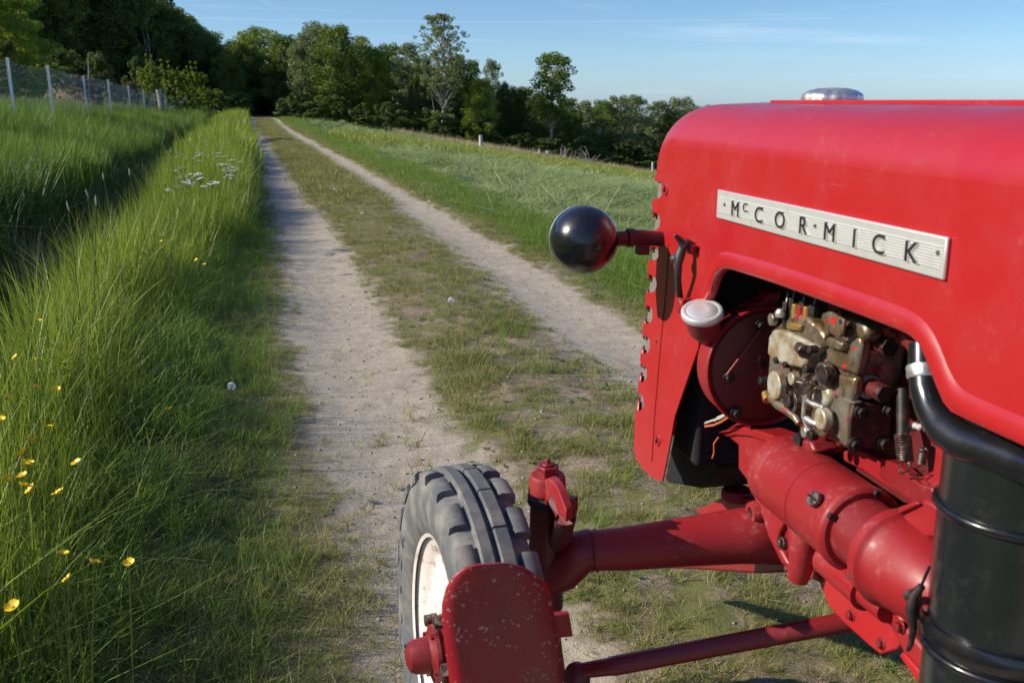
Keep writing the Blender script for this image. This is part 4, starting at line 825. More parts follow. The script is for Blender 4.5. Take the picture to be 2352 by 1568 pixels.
for z, rr, ww in ((.928, .0062, 0), (.752, .009, .006), (.725, .006, 0)):
    b = MB(); b.lathe((CX, CY, z), (0, 0, 1), [(-rr-ww, CR-.001), (-rr-ww*.8, CR+rr*.8), (-rr*.3, CR+rr*1.25), (rr*.4, CR+rr*1.25), (rr+ww*.8, CR+rr*.8), (rr+ww, CR-.001)], 64); b.build('canister_band', BLK, CN, 60)
# clip lever on the canister clamp
q = UX(2108, 1385, .76)
MB().sweep([UX(2118, 1345, .80), UX(2100, 1365, .795), UX(2092, 1400, .79), UX(2098, 1440, .795), UX(2092, 1478, .795), UX(2085, 1492, .795)], [.005, .007, .008, .0055, .004, .003], 8).build('clip_lever', DARK, CN, 60)
MB().sweep([UX(2112, 1355, .80), UX(2085, 1362, .798), UX(2080, 1372, .798)], .005, 8).build('clip_lever', STEEL, CN, 60)
MB().sweep([UX(2135, 1300, .80), UX(2118, 1340, .798), UX(2110, 1390, .80), UX(2108, 1420, .80)], .0022, 6).build('clip_wire', DARK, CN, 60)

# --- axle, kingpin, track rod
ax = [UX(1342, 1265, .535), UX(1430, 1260, .61), UX(1560, 1245, .74), UX(1700, 1230, .86), UX(1800, 1228, .95), Vector((1.10, 1.86, .54))]
AX = MB(); AX.sweep(ax, [.040, .044, .050, .057, .062, .064], 28); AX = AX.build('front_axle', RED2, tractor, 50)
MB().lathe(ax[0].lerp(ax[1], .25), ax[1]-ax[0], [(0, .038), (0, .0435), (.004, .0445), (.008, .0435), (.008, .038)], 40).build('axle_weld', RED3, AX, 50)

b = MB(); b.prism([UX(x, y, 1.0) for x, y in ((1590, 1172), (1645, 1149), (1660, 1140), (1735, 1142), (1780, 1165), (1760, 1200), (1640, 1200))], (.08, 0, 0)); b.build('axle_pivot_bracket', RED2, AX, bevel=.006)
q = UX(1693, 1128, 1.0); b = MB(); b.lathe(q+Vector((0, 0, -.02)), (0, 0, 1), [(0, 0), (0, .034), (.004, .038), (.018, .038), (.026, .034), (.028, .028), (.026, 0)], 32); b.build('pivot_cap', RED2, AX, 40)
b = MB(); ms = [UX(*Q(x, y), .93) for x, y in ((-20, 820), (200, 775), (420, 735), (560, 700), (640, 740), (700, 800), (765, 860), (765, 905), (560, 915), (200, 890), (-100, 880))]; b.prism(ms, (.06, 0, 0)); b.build('axle_web', RED3, AX, bevel=.006)
KX = .46
kt = UX(1258, 1090, KX); kb = UX(1228, 1345, KX); kb.y = kt.y+.015
kd = (kt-kb).normalized()
b = MB(); b.cyl(kb, kb.lerp(kt, .80), .038, .034, 28); KP = b.build('kingpin_housing', DRED, tractor, bevel=.003)  # the shadow on the housing is held in its dark red
b = MB(); b.sweep([kb.lerp(kt, .22)+Vector((.0, 0, 0)), kb.lerp(kt, .30)+Vector((.03, -.02, .0)), ax[0]+Vector((-.012, 0, 0)), ax[0]+Vector((.012, 0, 0))], [.040, .042, .046, .0445], 24); b.build('axle_end', RED3, KP, 60)
for f0, f1, r in ((.79, .815, .040), (.82, .845, .040)):
    b = MB(); b.lathe(kb.lerp(kt, f0), kd, [(0, .03), (0, r-.003), (.003, r), (.009, r), (.012, r-.003), (.012, .03)], 32); b.build('rubber_seal', RUBD, KP)
b = MB(); b.lathe(kb.lerp(kt, .865), kd, [(0, 0), (0, .033), (.004, .038), (.035, .036), (.042, .033), (.042, 0)], 32); SA_ = b.build('steering_arm', RED2, tractor, bevel=.0015)
# the arm leans down towards the rear
arm = [UX(x, y, .447) for x, y in ((1222, 1135), (1236, 1150), (1262, 1165), (1290, 1188), (1300, 1200), (1300, 1172), (1288, 1140), (1278, 1116), (1262, 1100), (1228, 1104))]
b = MB(); b.prism(arm, (.018, .016, 0)); b.build('arm_lug', RED2, SA_, bevel=.0025)
b = MB(); b.sweep([UX(1282, 1150, .457), UX(1300, 1190, .457), UX(1290, 1230, .47), UX(1272, 1262, .484)], [.018, .020, .020, .016], 12); b.build('arm_web', DRED, SA_, 60)
b = MB(); b.prism([UX(x, y, .484) for x, y in ((1296, 1146), (1312, 1148), (1312, 1180), (1300, 1216), (1290, 1218))], (.02, .02, 0)); b.build('arm_clamp', DRED, SA_, bevel=.003)
b = MB(); b.hexa(kb.lerp(kt, .955), kb.lerp(kt, 1.07), .023); b.cyl(kb.lerp(kt, 1.07), kb.lerp(kt, 1.085), .012); b.cyl(kb.lerp(kt, 1.08), kb.lerp(kt, 1.12), .0055, .004); b.build('arm_nut', RED3, SA_, bevel=.0015)
b = MB(); b.cyl(kb+Vector((.004, 0, -.055)), kb, .030, .034, 24); b.build('stub_foot', DRED, KP, bevel=.003)
b = MB(); b.cyl(kb+Vector((.004, -.02, -.16)), kb+Vector((.004, 0, -.05)), .038, .028, 20); b.build('stub_axle', RED3, KP, bevel=.01)
t0 = UX(1325, 1541, .50); t1 = UX(1350, 1537, .52); t2 = UX(1400, 1530, .56); t3 = UX(1960, 1424, 1.02)
b = MB(); b.sweep([t0+(t0-t2)*.02, t1, t2, t2.lerp(t3, .02), t3, t3+(t3-t2)*.3], [.015, .016, .0175, .0195, .0195, .0195], 20); TR = b.build('track_rod', RED3, tractor, 40)
b = MB(); b.lathe(t0+Vector((0, 0, -.035)), (0, 0, 1), [(0, 0), (.0, .022), (.012, .027), (.03, .027), (.044, .020), (.052, .010), (.053, 0)], 24); b.build('ball_joint', DRED, TR, 50)

# --- wheels
WR, WW = .36, .158
def wheel(cx, cy, yaw, name, lab=None):
    T = MB()
    # carcass: lathe round the axle (local X), outer side at -X
    pr = [(-.055, .222), (-.066, .232), (-.078, .262), (-.081, .295), (-.078, .318), (-.071, .335), (-.060, .344), (-.03, .3475), (0, .349), (.03, .3475), (.060, .344), (.071, .335), (.078, .318), (.081, .295), (.078, .262), (.066, .232), (.055, .222)]
    T.lathe((0, 0, 0), (1, 0, 0), pr, 96)
    g = T.build(name, RUB, tractor, 40)
    return g
def make_wheel(cx, cy, yaw, sgn):
    rm_ = 0; root_m = Matrix.Translation((cx, cy, .374)) @ Matrix.Scale(1.035, 4) @ Matrix.Scale(.91, 4, (1, 0, 0)) @ Matrix.Rotation(yaw, 4, 'Z') @ Matrix.Scale(sgn, 4, (1, 0, 0)) @ Matrix.Rotation(R(1.5), 4, 'Y')
    parts = []
    T = MB(); pr = [(-.055, .222), (-.066, .232), (-.079, .262), (-.082, .292), (-.079, .316), (-.072, .333), (-.062, .341), (-.03, .345), (0, .346), (.03, .345), (.062, .341), (.072, .333), (.079, .316), (.082, .292), (.079, .262), (.066, .232), (.055, .222)]
    T.lathe((0, 0, 0), (1, 0, 0), pr, 96); tyre = T.mesh('tyre', 40)
    W_ = link('front_wheel', tyre, RUB, tractor)
    def rib(a0, a1, x0, x1, r0, r1, n, skew=0., side=False):
        b = MB(); rows = []
        for i in range(n+1):
            a = a0+(a1-a0)*i/n; dx = skew*(i/n-.5)
            sec = [(x0, r0), (x0+.002, r1-.002 if not side else r1), (x0+.0045, r1), (x1-.0045, r1), (x1-.002, r1-.002), (x1, r0)] if not side else None
            if side: sec = [(x0, r0), (x0+.001*np.sign(x1-x0), r1*.985), (x0+.010*np.sign(x1-x0), r1), (x1-.006*np.sign(x1-x0), r1+.002), (x1, r1-.001), (x1, r0)]
            rows.append([b.bm.verts.new((x+dx, math.cos(a)*r, math.sin(a)*r)) for x, r in sec])
        for i in range(n):
            for j in range(5): b.bm.faces.new((rows[i][j], rows[i][j+1], rows[i+1][j+1], rows[i+1][j]))
        b.bm.faces.new(rows[0]); b.bm.faces.new(rows[-1][::-1])
        return b
    full = 2*math.pi; me_cache = {}
    def add(key, fn, ang, nm='tread_block'):
        if key not in me_cache: me_cache[key] = fn().mesh(nm, 35); me_cache[key].materials.append(RUB)
        o = bpy.data.objects.new(nm, me_cache[key]); COL.objects.link(o); o.parent = W_; o.matrix_parent_inverse = Matrix.Identity(4); o.matrix_local = Matrix.Rotation(ang, 4, 'X'); return o
    # centre ribs: one unbroken, one cut into long blocks; shoulder blocks left and right
    nb = 22
    for k in range(nb):
        a = full*k/nb
        add('rib', lambda: rib(0, full/nb*1.0, -.036, -.006, .340, .3575, 6), a, 'tread_rib')
        add('cblk', lambda: rib(.004, full/nb-.010, .001, .034, .340, .359, 6), a+.03)
        add('lblk', lambda: rib(.0, full/nb*.56, -.077, -.043, .330, .352, 4, side=True), a+.1)
        add('rblk', lambda: rib(.0, full/nb*.60, .079, .043, .330, .354, 4, side=True), a+.18)
    # embossed lettering on the outer side wall
    for k, chh in enumerate('FULDA'):
        cu_ = bpy.data.curves.new('sidewall_letter', 'FONT'); cu_.body = chh; cu_.size = .042; cu_.extrude = .0016; cu_.align_x = 'CENTER'; cu_.align_y = 'CENTER'
        o = bpy.data.objects.new('tmp', cu_); COL.objects.link(o); dg = bpy.context.evaluated_depsgraph_get(); dg.update(); me = bpy.data.meshes.new_from_object(o.evaluated_get(dg)); COL.objects.unlink(o); bpy.data.objects.remove(o)
        me.transform(Matrix(((0, 0, -1, -.0812), (-1, 0, 0, 0), (0, 1, 0, .285), (0, 0, 0, 1)))); me.materials.clear(); me.materials.append(RUB)
        o = bpy.data.objects.new('sidewall_letter', me); COL.objects.link(o); o.parent = W_; o.matrix_parent_inverse = Matrix.Identity(4); o.matrix_local = Matrix.Rotation(-R(117)+R(13.5)*k, 4, 'X')
    b = MB(); b.lathe((0, 0, 0), (1, 0, 0), [(-.060, .222), (-.064, .229), (-.060, .231), (-.052, .224), (-.046, .208), (-.036, .196), (-.030, .190), (-.028, .165), (-.044, .135), (-.050, .10), (-.046, .072), (-.044, .0)], 72); RM = link('rim', b.mesh('rim', 45), RIM, W_)
    b = MB(); b.lathe((0, 0, 0), (1, 0, 0), [(.062, .228), (.05, .215), (.0, .190), (-.028, .18)], 48); link('rim_inner', b.mesh('rim_inner', 45), RIM, W_)
    b = MB(); b.lathe((0, 0, 0), (1, 0, 0), [(-.044, .075), (-.050, .072), (-.056, .050), (-.062, .046), (-.066, .056), (-.074, .056), (-.077, .046), (-.084, .036), (-.112, .0325), (-.124, .027), (-.130, .014), (-.131, 0)], 40); HB = link('hub', b.mesh('hub', 35), RED3, W_)
    for k in range(5):
        a = full*k/5+.5; q = Vector((-.05, math.cos(a)*.075, math.sin(a)*.075)); b = MB(); b.cyl(q+Vector((.006, 0, 0)), q+Vector((-.010, 0, 0)), .013, n=12); b.hexa(q+Vector((-.006, 0, 0)), q+Vector((-.024, 0, 0)), .0115); link('wheel_nut', b.mesh('wheel_nut', 30), STEEL, HB)
    for k in range(4): b = MB(); a = full*k/4+.3; b.hexa((-.072, math.cos(a)*.050, math.sin(a)*.050), (-.082, math.cos(a)*.050, math.sin(a)*.050), .007); link('hub_bolt', b.mesh('hub_bolt', 30), RED3, HB)
    W_.matrix_parent_inverse = parent_world(tractor).inverted() @ root_m
    for ch in (RM, HB):
        ch.matrix_parent_inverse = Matrix.Identity(4)
    for o in bpy.data.objects:
        if o.parent in (W_, RM, HB) : o.matrix_parent_inverse = Matrix.Identity(4)
    return W_
make_wheel(.285, 1.79, R(6), 1)
make_wheel(2*XC-.285, 1.79, R(6), -1)
# mud plate behind the front wheel
def mudplate():
    px = [(1016, 1420), (1017, 1392), (1026, 1355), (1044, 1325), (1068, 1304), (1100, 1293), (1138, 1289), (1172, 1292), (1206, 1303), (1236, 1322), (1256, 1340), (1263, 1352), (1270, 1392), (1278, 1440), (1286, 1490), (1296, 1568), (1310, 1660), (1040, 1660), (1034, 1568), (1022, 1480)]
    Y0 = 1.35; pts = [UY(x, y, Y0) for x, y in px]
    cxm = sum(p.x for p in pts)/len(pts); b = MB(); K = 9
    # subdivide into a grid strip so that the sheet can be dished a little
    zlo, zhi = min(p.z for p in pts), max(p.z for p in pts); zs = zlo+(zhi-.0012-zlo)*(1-np.linspace(1, 0, 40)**1.7); rows = []
    for z in zs:
        xs = []
        for i in range(len(pts)):
            a, c = pts[i], pts[(i+1) % len(pts)]
            if (a.z-z)*(c.z-z) <= 0 and abs(a.z-c.z) > 1e-6: xs.append(a.x+(c.x-a.x)*(z-a.z)/(c.z-a.z))
        x0, x1 = min(xs), max(xs); row = []
        for k in range(K+1):
            u_ = k/K; x = x0+(x1-x0)*u_; e = (2*u_-1); row.append(b.bm.verts.new((x, Y0+.012*abs((x-cxm)/.10)**4+.003*math.sin(x*40+z*25), z)))
        rows.append(row)
    for i in range(len(rows)-1):
        for j in range(K): b.bm.faces.new((rows[i][j], rows[i][j+1], rows[i+1][j+1], rows[i+1][j]))
    o = b.build('mud_plate', MUD, tractor, 60); md = o.modifiers.new('solid', 'SOLIDIFY'); md.thickness = .004; md.offset = 0
    b = MB(); q = [UY(x, y, Y0+.02) for x, y in ((1268, 1412), (1308, 1409), (1317, 1462), (1275, 1466))]; b.prism(q, (0, .012, 0)); b.build('plate_bracket', RED2, o, bevel=.002)
    q2 = UY(1300, 1440, Y0+.03); b = MB(); b.sweep([q2+Vector((-.02, 0, 0)), Vector((.41, 1.6, .42)), Vector((.43, 1.8, .38))], .012, 8); b.build('bracket_arm', RED3, o, 60)
mudplate()
# ------------------------------------------------------------------ trees
def leaf_cloud(name, blobs, per, size, seed, squash=.8):
    """blobs: (x, y, z, r) clumps of leaves; every leaf is a small folded rhombus"""
    g = np.random.default_rng(seed); C = []
    for (x, y, z, r) in blobs:
        n = max(4, int(per*(r**2)/ (np.mean([b[3] for b in blobs])**2)))
        d = g.normal(0, 1, (n, 3)); d /= np.linalg.norm(d, axis=1, keepdims=True); rad = r*g.uniform(.25, 1, (n, 1))**.6
        C.append(np.array([x, y, z])+d*rad*np.array([1, 1, squash]))
    C = np.concatenate(C); n = len(C)
    a = g.normal(0, 1, (n, 3)); a[:, 2] *= .6; a /= np.linalg.norm(a, axis=1, keepdims=True)
    b = np.cross(a, g.normal(0, 1, (n, 3))); b /= np.linalg.norm(b, axis=1, keepdims=True)
    s = size*g.uniform(.6, 1.3, (n, 1))
    V = np.stack([C-a*s, C-b*s*.42, C+a*s, C+b*s*.42], 1).reshape(-1, 3)
    return np_mesh(name, V, np.arange(n*4).reshape(-1, 4))
def tree_form(kind, seed):
    """unit trees are 10 m tall; returns trunk mesh and crown mesh"""
    g = random.Random(seed); b = MB(); blobs = []
    def limb(p, q, r0, r1, bend=.3):
        p = Vector(p); q = Vector(q); L_ = (q-p).length; off = Vector((g.uniform(-1, 1), g.uniform(-1, 1), g.uniform(-.3, .6)))*L_*bend*.35
        path = [p.lerp(q, t)+off*math.sin(t*math.pi) for t in (0, .33, .66, 1)]; b.sweep(path, [r0, r0*.8+r1*.2, r0*.4+r1*.6, r1], 6, caps=False); return path
    if kind in ('broad', 'fine', 'hazel', 'shrub'):
        H = 10.; low = {'broad': .12, 'fine': .15, 'hazel': .04, 'shrub': .0}[kind]
        if kind in ('hazel', 'shrub'): stems = [(g.uniform(-.8, .8), g.uniform(-.8, .8)) for _ in range(5)]
        else: stems = [(0, 0)]
        for sx, sy in stems:
            limb((sx*.4, sy*.4, -.4), (sx*2.2+g.uniform(-.4, .4), sy*2.2, H*(.85 if len(stems) == 1 else g.uniform(.5, .85))), .17 if len(stems) == 1 else .09, .03, .12)
        n = {'broad': 175, 'fine': 150, 'hazel': 130, 'shrub': 60}[kind]; Rw = {'broad': 2.7, 'fine': 3.0, 'hazel': 4.6, 'shrub': 5.5}[kind]
        for i in range(n):
            f = g.uniform(low, 1); hz = f*H*.97
            wd = Rw*max(.12, math.sin(math.pi*min(1, (f-low)/(1-low)*.84+.10)))**.55
            a = g.uniform(0, 6.283); rr = wd*g.uniform(.35, 1.08)
            q = Vector((math.cos(a)*rr, math.sin(a)*rr, min(hz, H*.985))); blobs.append((*q, g.uniform(.42, 1.05)*({'broad': .88, 'fine': .8, 'hazel': .62}.get(kind, 1.15))))
            if i % 3 == 0: limb((0, 0, max(.3, q.z-rr*.9-.4)), q, .05, .012)
        if kind == 'hazel':     # upright shoots with leaves all the way up
            for k in range(9):
                a = g.uniform(0, 6.283); r0 = g.uniform(.5, 3.6); tip = Vector((math.cos(a)*r0*1.1, math.sin(a)*r0*1.1, g.uniform(9, 12))); foot = Vector((math.cos(a)*r0*.8, math.sin(a)*r0*.8, 5))
                limb(foot, tip, .05, .02, .1)
                for t in np.linspace(.1, 1, 7): blobs.append((*foot.lerp(tip, float(t)), .34))
    elif kind == 'poplar':      # airy, with a long bare lower trunk
        limb((0, 0, -.4), (.25, 0, 9.4), .14, .02, .1)
        for s in range(3): limb((0, 0, 1+s), (g.uniform(-1.3, 1.3), g.uniform(-1, 1), 3.6+s), .04, .01)
        for i in range(300):
            f = g.uniform(0, 1)**.9; hz = 4.2+5.6*f; wd = 1.85*math.sin(math.pi*(f*.8+.14))**.7; a = g.uniform(0, 6.283); rr = wd*g.uniform(.2, 1.1)
            q = Vector((math.cos(a)*rr, math.sin(a)*rr, hz)); blobs.append((*q, g.uniform(.11, .28)))
            if i % 4 == 0: limb((.1, 0, max(2.5, hz-rr*1.1-.5)), q, .035, .008)
        for i in range(8): a = g.uniform(0, 6.283); blobs.append((math.cos(a)*.8, math.sin(a)*.8, g.uniform(1.8, 4), .3))
    elif kind == 'birch':
        limb((0, 0, -.4), (.1, 0, 9.4), .13, .02, .1); limb((0, 0, 3.2), (.75, .2, 7.5), .07, .02); limb((0, 0, 3.4), (-1.0, .1, 4.9), .05, .015)
        for i in range(130):
            f = g.uniform(0, 1); hz = 4.0+5.9*f; wd = 1.95*math.sin(math.pi*(f*.75+.16))**.6; a = g.uniform(0, 6.283); rr = wd*g.uniform(.3, 1.05)
            q = Vector((math.cos(a)*rr+.35*f, math.sin(a)*rr, hz)); blobs.append((*q, g.uniform(.3, .62)))
            if i % 3 == 0: limb((.05, 0, max(3, hz-rr-.4)), q, .035, .008)
    elif kind == 'sapling':     # thin crowded stand tree: bare lower half, loose top
        for s in range(2):
            ox = g.uniform(-.5, .5); limb((ox*.3, 0, -.4), (ox+g.uniform(-.5, .5), g.uniform(-.4, .4), 9.2), .11, .02, .15)
        for i in range(100):
            f = g.uniform(0, 1); hz = 2.6+7.0*f; wd = 2.1*math.sin(math.pi*(f*.78+.13))**.6; a = g.uniform(0, 6.283); rr = wd*g.uniform(.2, 1.08)
            q = Vector((math.cos(a)*rr, math.sin(a)*rr, hz)); blobs.append((*q, g.uniform(.32, .7)))
            if i % 3 == 0: limb((0, 0, max(3, hz-rr-.6)), q, .04, .008)
        for i in range(10): a = g.uniform(0, 6.283); blobs.append((math.cos(a)*1.2, math.sin(a)*1.2, g.uniform(.5, 3.6), .5))
    per = {'broad': 80, 'fine': 300, 'hazel': 110, 'shrub': 110, 'poplar': 30, 'birch': 62, 'sapling': 80}[kind]
    size = {'broad': .135, 'fine': .095, 'hazel': .19, 'shrub': .34, 'poplar': .08, 'birch': .13, 'sapling': .12}[kind]
    return b.mesh('trunk', 60), leaf_cloud('crown', blobs, per, size, seed)
FORMS = {k: [tree_form(k, s) for s in range(n)] for k, n in (('broad', 5), ('fine', 2), ('hazel', 2), ('shrub', 3), ('poplar', 1), ('birch', 1), ('sapling', 3))}
def plant(name, kind, pos, H, width, leafm, barkm, var, label, cat, group=None):
    tm, cmh = FORMS[kind][var % len(FORMS[kind])]
    nomw = {'broad': 5.6, 'fine': 6.2, 'hazel': 10, 'shrub': 12, 'poplar': 3.9, 'birch': 4.3, 'sapling': 4.4}[kind]
    r = empty(name, pos, label=label, cat=cat, group=group); r.rotation_euler = (0, 0, random.uniform(0, 6.28) if kind not in ('poplar', 'birch') else .3); r.scale = (width/nomw, width/nomw, H/10)
    for nm, me, mt in (('trunk', tm, barkm), ('crown', cmh, leafm)):
        if kind in ('hazel', 'shrub') and nm == 'trunk': nm = 'stems'
        if kind in ('hazel', 'shrub') and nm == 'crown': nm = 'foliage'
        if not me.materials: me.materials.append(mt)
        o = bpy.data.objects.new(nm, me); COL.objects.link(o); o.parent = r
        o.material_slots[0].link = 'OBJECT'; o.material_slots[0].material = mt
    return r
def plant_px(name, kind, bx, by, top, wpx, leafm, barkm, var, label, cat='tree', group=None, Y=None):
    if Y is None: p = UT(bx, by)
    else: p = UY(bx, 240, Y); p.z = zt(p.x, p.y)
    if p.y > 150: p = UY(bx, 240, 130); p.z = zt(p.x, p.y)
    H = UY(bx, top, p.y).z-p.z; dist = math.hypot(p.x, p.y)*math.cos(math.atan2(bx-1176, FPX)); W_ = wpx/FPX*dist
    return plant(name, kind, (p.x, p.y, p.z-.1), H, W_, leafm, barkm, var, label, cat, group)
TG = 'trees at the far edge of the mown field'
LINE = [  # base x, distance, top, width, kind, leaf, bark, label
 (548, 104, 92, 95, 'broad', LEAF_M, BARK, 'round crowned green tree left of the far end of the track'),
 (598, 112, 60, 135, 'broad', LEAF_L, BARK, 'full sunlit green tree over the far end of the track'),
 (655, 104, 76, 105, 'broad', LEAF_M, BARK, 'dull olive tree right of the sunlit tree where the track enters the wood'),
 (705, 100, 72, 80, 'broad', LEAF_S, BARK, 'greyish loose crowned tree between the track end and the high oak group'),
 (738, 108, 42, 95, 'broad', LEAF_S, BARK, 'tallest grey green crown of the wood right of the track end'),
 (775, 98, 58, 120, 'broad', LEAF_M, BARK, 'broad yellowish green tree with a rounded top, right of the grey crown'),
 (826, 104, 82, 95, 'broad', LEAF_M, BARK, 'green tree on the falling right shoulder of the high tree group'),
 (862, 98, 104, 75, 'broad', LEAF_L, BARK, 'small light green tree in the dip of the skyline'),
 (900, 104, 94, 85, 'sapling', LEAF_M, BARK, 'slender green tree in the dip before the tall airy poplar'),
 (938, 100, 92, 85, 'sapling', LEAF_S, BARK, 'pale slender tree immediately left of the tall airy poplar'),
 (972, 96, 130, 75, 'broad', LEAF_D, BARK, 'low dark tree under the left side of the tall airy poplar'),
 (1013, 92, 26, 135, 'poplar', LEAF_S, BARKP, 'tall airy poplar with bare lower trunk rising above the wood'),
 (1052, 98, 122, 75, 'broad', LEAF_M, BARK, 'green tree tucked behind the right side of the tall airy poplar'),
 (1084, 98, 132, 65, 'sapling', LEAF_M, BARK, 'narrow dark green tree left of the thin grey tree'),
 (1131, 100, 130, 58, 'sapling', LEAF_S, BARK, 'thin grey leaved tree standing out above the lower wood'),
 (1104, 92, 182, 78, 'broad', LEAF_L, BARK, 'small bright green round tree in front of the dark wood'),
 (1166, 98, 190, 66, 'broad', LEAF_D, BARK, 'low dark tree right of the thin grey tree'),
 (1203, 98, 196, 66, 'broad', LEAF_M, BARK, 'low green tree left of the lone tall birch'),
 (1236, 96, 206, 60, 'broad', LEAF_D, BARK, 'low dark tree touching the left side of the lone tall birch'),
 (1264, 92, 122, 108, 'birch', LEAF_M, BARKP, 'lone tall birch with a pale trunk left of the tractor'),
 (1305, 98, 224, 70, 'broad', LEAF_M, BARK, 'low green tree touching the right side of the lone tall birch'),
 (1342, 106, 226, 66, 'sapling', LEAF_S, BARKP, 'first pale stemmed slender tree right of the lone birch'),
 (1384, 98, 224, 72, 'sapling', LEAF_M, BARKP, 'darker slender tree midway between lone birch and tractor'),
 (1422, 98, 214, 80, 'sapling', LEAF_S, BARKP, 'pale crowned slender tree with leaning stems'),
 (1462, 100, 213, 84, 'sapling', LEAF_S, BARKP, 'pale round topped slender tree left of the tractor hood'),
 (1512, 106, 226, 76, 'sapling', LEAF_S, BARKP, 'slender tree whose foot is hidden by the corner of the hood'),
 (1562, 106, 217, 92, 'sapling', LEAF_S, BARKP, 'pale tree looking over the top of the hood'),
 (1612, 104, 236, 80, 'sapling', LEAF_M, BARKP, 'last tree crown just visible above the hood'),
]
for i, (bx, Yd, top, wp, kind, lm, bk, lab) in enumerate(LINE): plant_px('poplar_tree' if kind == 'poplar' else 'birch_tree' if kind == 'birch' else 'broadleaf_tree', kind, bx, 0, top, wp, lm, bk, i*3+1, lab, 'tree', TG, Y=Yd)
BG = 'indistinct dark trees deeper in the wood behind the field'
for i in range(52):
    bx = 520+i*34+random.uniform(-12, 12); top = np.interp(bx, [520, 600, 740, 850, 950, 1080, 1180, 1300, 1700], [110, 85, 75, 120, 120, 150, 205, 240, 240])+random.uniform(4, 26)
    plant_px('broadleaf_tree', 'broad', bx, 0, top, random.uniform(80, 110), LEAF_D, BARK, i, 'dark tree deeper in the wood behind the field', 'tree', BG, Y=random.uniform(106, 118))
SG = 'undergrowth bushes along the foot of the wood'
for i in range(44):
    bx = 530+i*27+random.uniform(-10, 10); Yd = np.interp(bx, [530, 900, 1300, 1700], [96, 92, 90, 94])+random.uniform(-1, 5); p = UY(bx, 240, Yd); p.z = zt(p.x, p.y)
    if 560 < bx < 640: Yd += 14; p = UY(bx, 240, Yd); p.z = zt(p.x, p.y)
    plant('bush', 'shrub', (p.x, p.y, p.z-.1), random.uniform(1.2, 3.0), random.uniform(2.6, 4.6), LEAF_D if i % 4 else LEAF_M, BARK, i, 'dark bush at the foot of the wood beyond the field', 'bush', SG)
# the wooded hill on the left
HG = 'trees of the dark wooded hill on the left'
def HLAB(row, bx, Yd):
    if row: return 'dark tree further back on the wooded hill on the left'
    n = int((bx+120)/31)
    return ['dark tree of the wooded hill outside the left edge', 'dark tree of the hill wood just beyond the left edge', 'dark hill tree next to the left edge', 'dark hill tree at the left edge behind the sunlit foliage', 'dark hill tree above the first fence post', 'dark tall hill tree half covered by the sunlit foliage in the corner', 'dark hill tree immediately right of the sunlit corner foliage', 'dark hill tree above the second fence post',
        'dark hill tree between second and third fence post', 'dark hill tree above the third fence post', 'dark hill tree between third and fourth fence post', 'dark hill tree above the fourth fence post', 'dark hill tree above the fifth fence post', 'dark hill tree above the sixth fence post', 'dark hill tree over the bright hazel bush', 'dark hill tree right above the broken stump', 'dark hill tree where the skyline leaves the top of the picture', 'dark hill tree above the end of the fence',
        'dark hill tree on the steep falling skyline right of the fence end', 'lower dark hill tree near the foot of the falling skyline', 'last dark hill tree before the track enters the wood', 'dark tree closing the hill wood beside the track'][n]
k = 0
for row, (dY, dtop) in enumerate(((0, 0), (9, -14), (20, -30))):
    for bx in range(-120, 545, 31 if row == 0 else 40):
        Yd = np.interp(bx, [-120, 0, 200, 400, 540], [98, 101, 106, 110, 112])+dY+random.uniform(-2.5, 2.5); px = bx+random.uniform(-10, 10)
        top = np.interp(px, [-120, 0, 200, 400, 455, 500, 545], [-190, -170, -100, -12, 30, 80, 130])+random.uniform(-8, 28)
        plant_px('broadleaf_tree', 'sapling' if (k % 3 == 0 and row == 0) else 'broad', px, 0, top, np.interp(px, [-120, 540], [150, 100])*random.uniform(.8, 1.1), LEAF_D if k % 3 else LEAF_M, BARKP if k % 3 == 0 else BARK, k, HLAB(row, bx, Yd), 'tree', HG, Y=Yd); k += 1
for i in range(26):     # the wood goes on up the hill outside the frame
    Yd = random.uniform(100, 135); x = -random.uniform(36, 58)
    plant('broadleaf_tree', 'broad', (x, Yd, zt(x, Yd)-.1), random.uniform(12, 15), random.uniform(7, 9), LEAF_D, BARK, i, 'dark tree of the wooded hill on the left', 'tree', HG)
for i, (bx, Yd, top, wp, lab) in enumerate(((-10, 40, -60, 250, 'sunlit yellow green tree reaching into the top left corner'), (52, 47, 20, 130, 'smaller sunlit tree beside the one in the top left corner'))):
    plant_px('broadleaf_tree', 'fine', bx, 0, top, wp, LEAF_L, BARK, i, lab, 'tree', None, Y=Yd)
for i, (bx, Yd, top, wp, lm, lab) in enumerate(((112, 52, 138, 95, LEAF_L, 'light green bush on the bank behind the second fence post'), (60, 48, 150, 90, BRAM, 'brownish thicket on the bank between first and second fence post'),
        (255, 66, 178, 70, LEAF_M, 'small green bush on the bank behind the fourth fence post'), (352, 80, 148, 78, LEAF_L, 'bright sunlit hazel bush with upright shoots behind the fence'),
        (405, 84, 158, 78, LEAF_L, 'bright green hazel bush behind the end of the fence'), (452, 88, 162, 80, LEAF_L, 'tall shooting green bush right of the fence end'),
        (492, 90, 205, 90, LEAF_M, 'low spreading bush between fence end and track'), (180, 58, 168, 110, BRAM, 'brown bramble thicket behind the third fence post'), (300, 74, 185, 90, BRAM, 'bramble thicket behind the fifth fence post'), (232, 72, 120, 90, LEAF_D, 'dark bush in the shade in front of the hill wood'), (150, 66, 110, 120, LEAF_D, 'dark spreading bush under the hill wood above the second post'), (330, 86, 130, 90, LEAF_D, 'dark bush behind the bright hazel bush'))):
    plant_px('bush', 'hazel' if lm is LEAF_L else 'shrub', bx, 0, top, wp, lm, BARK, i, lab, 'bush', None, Y=Yd)

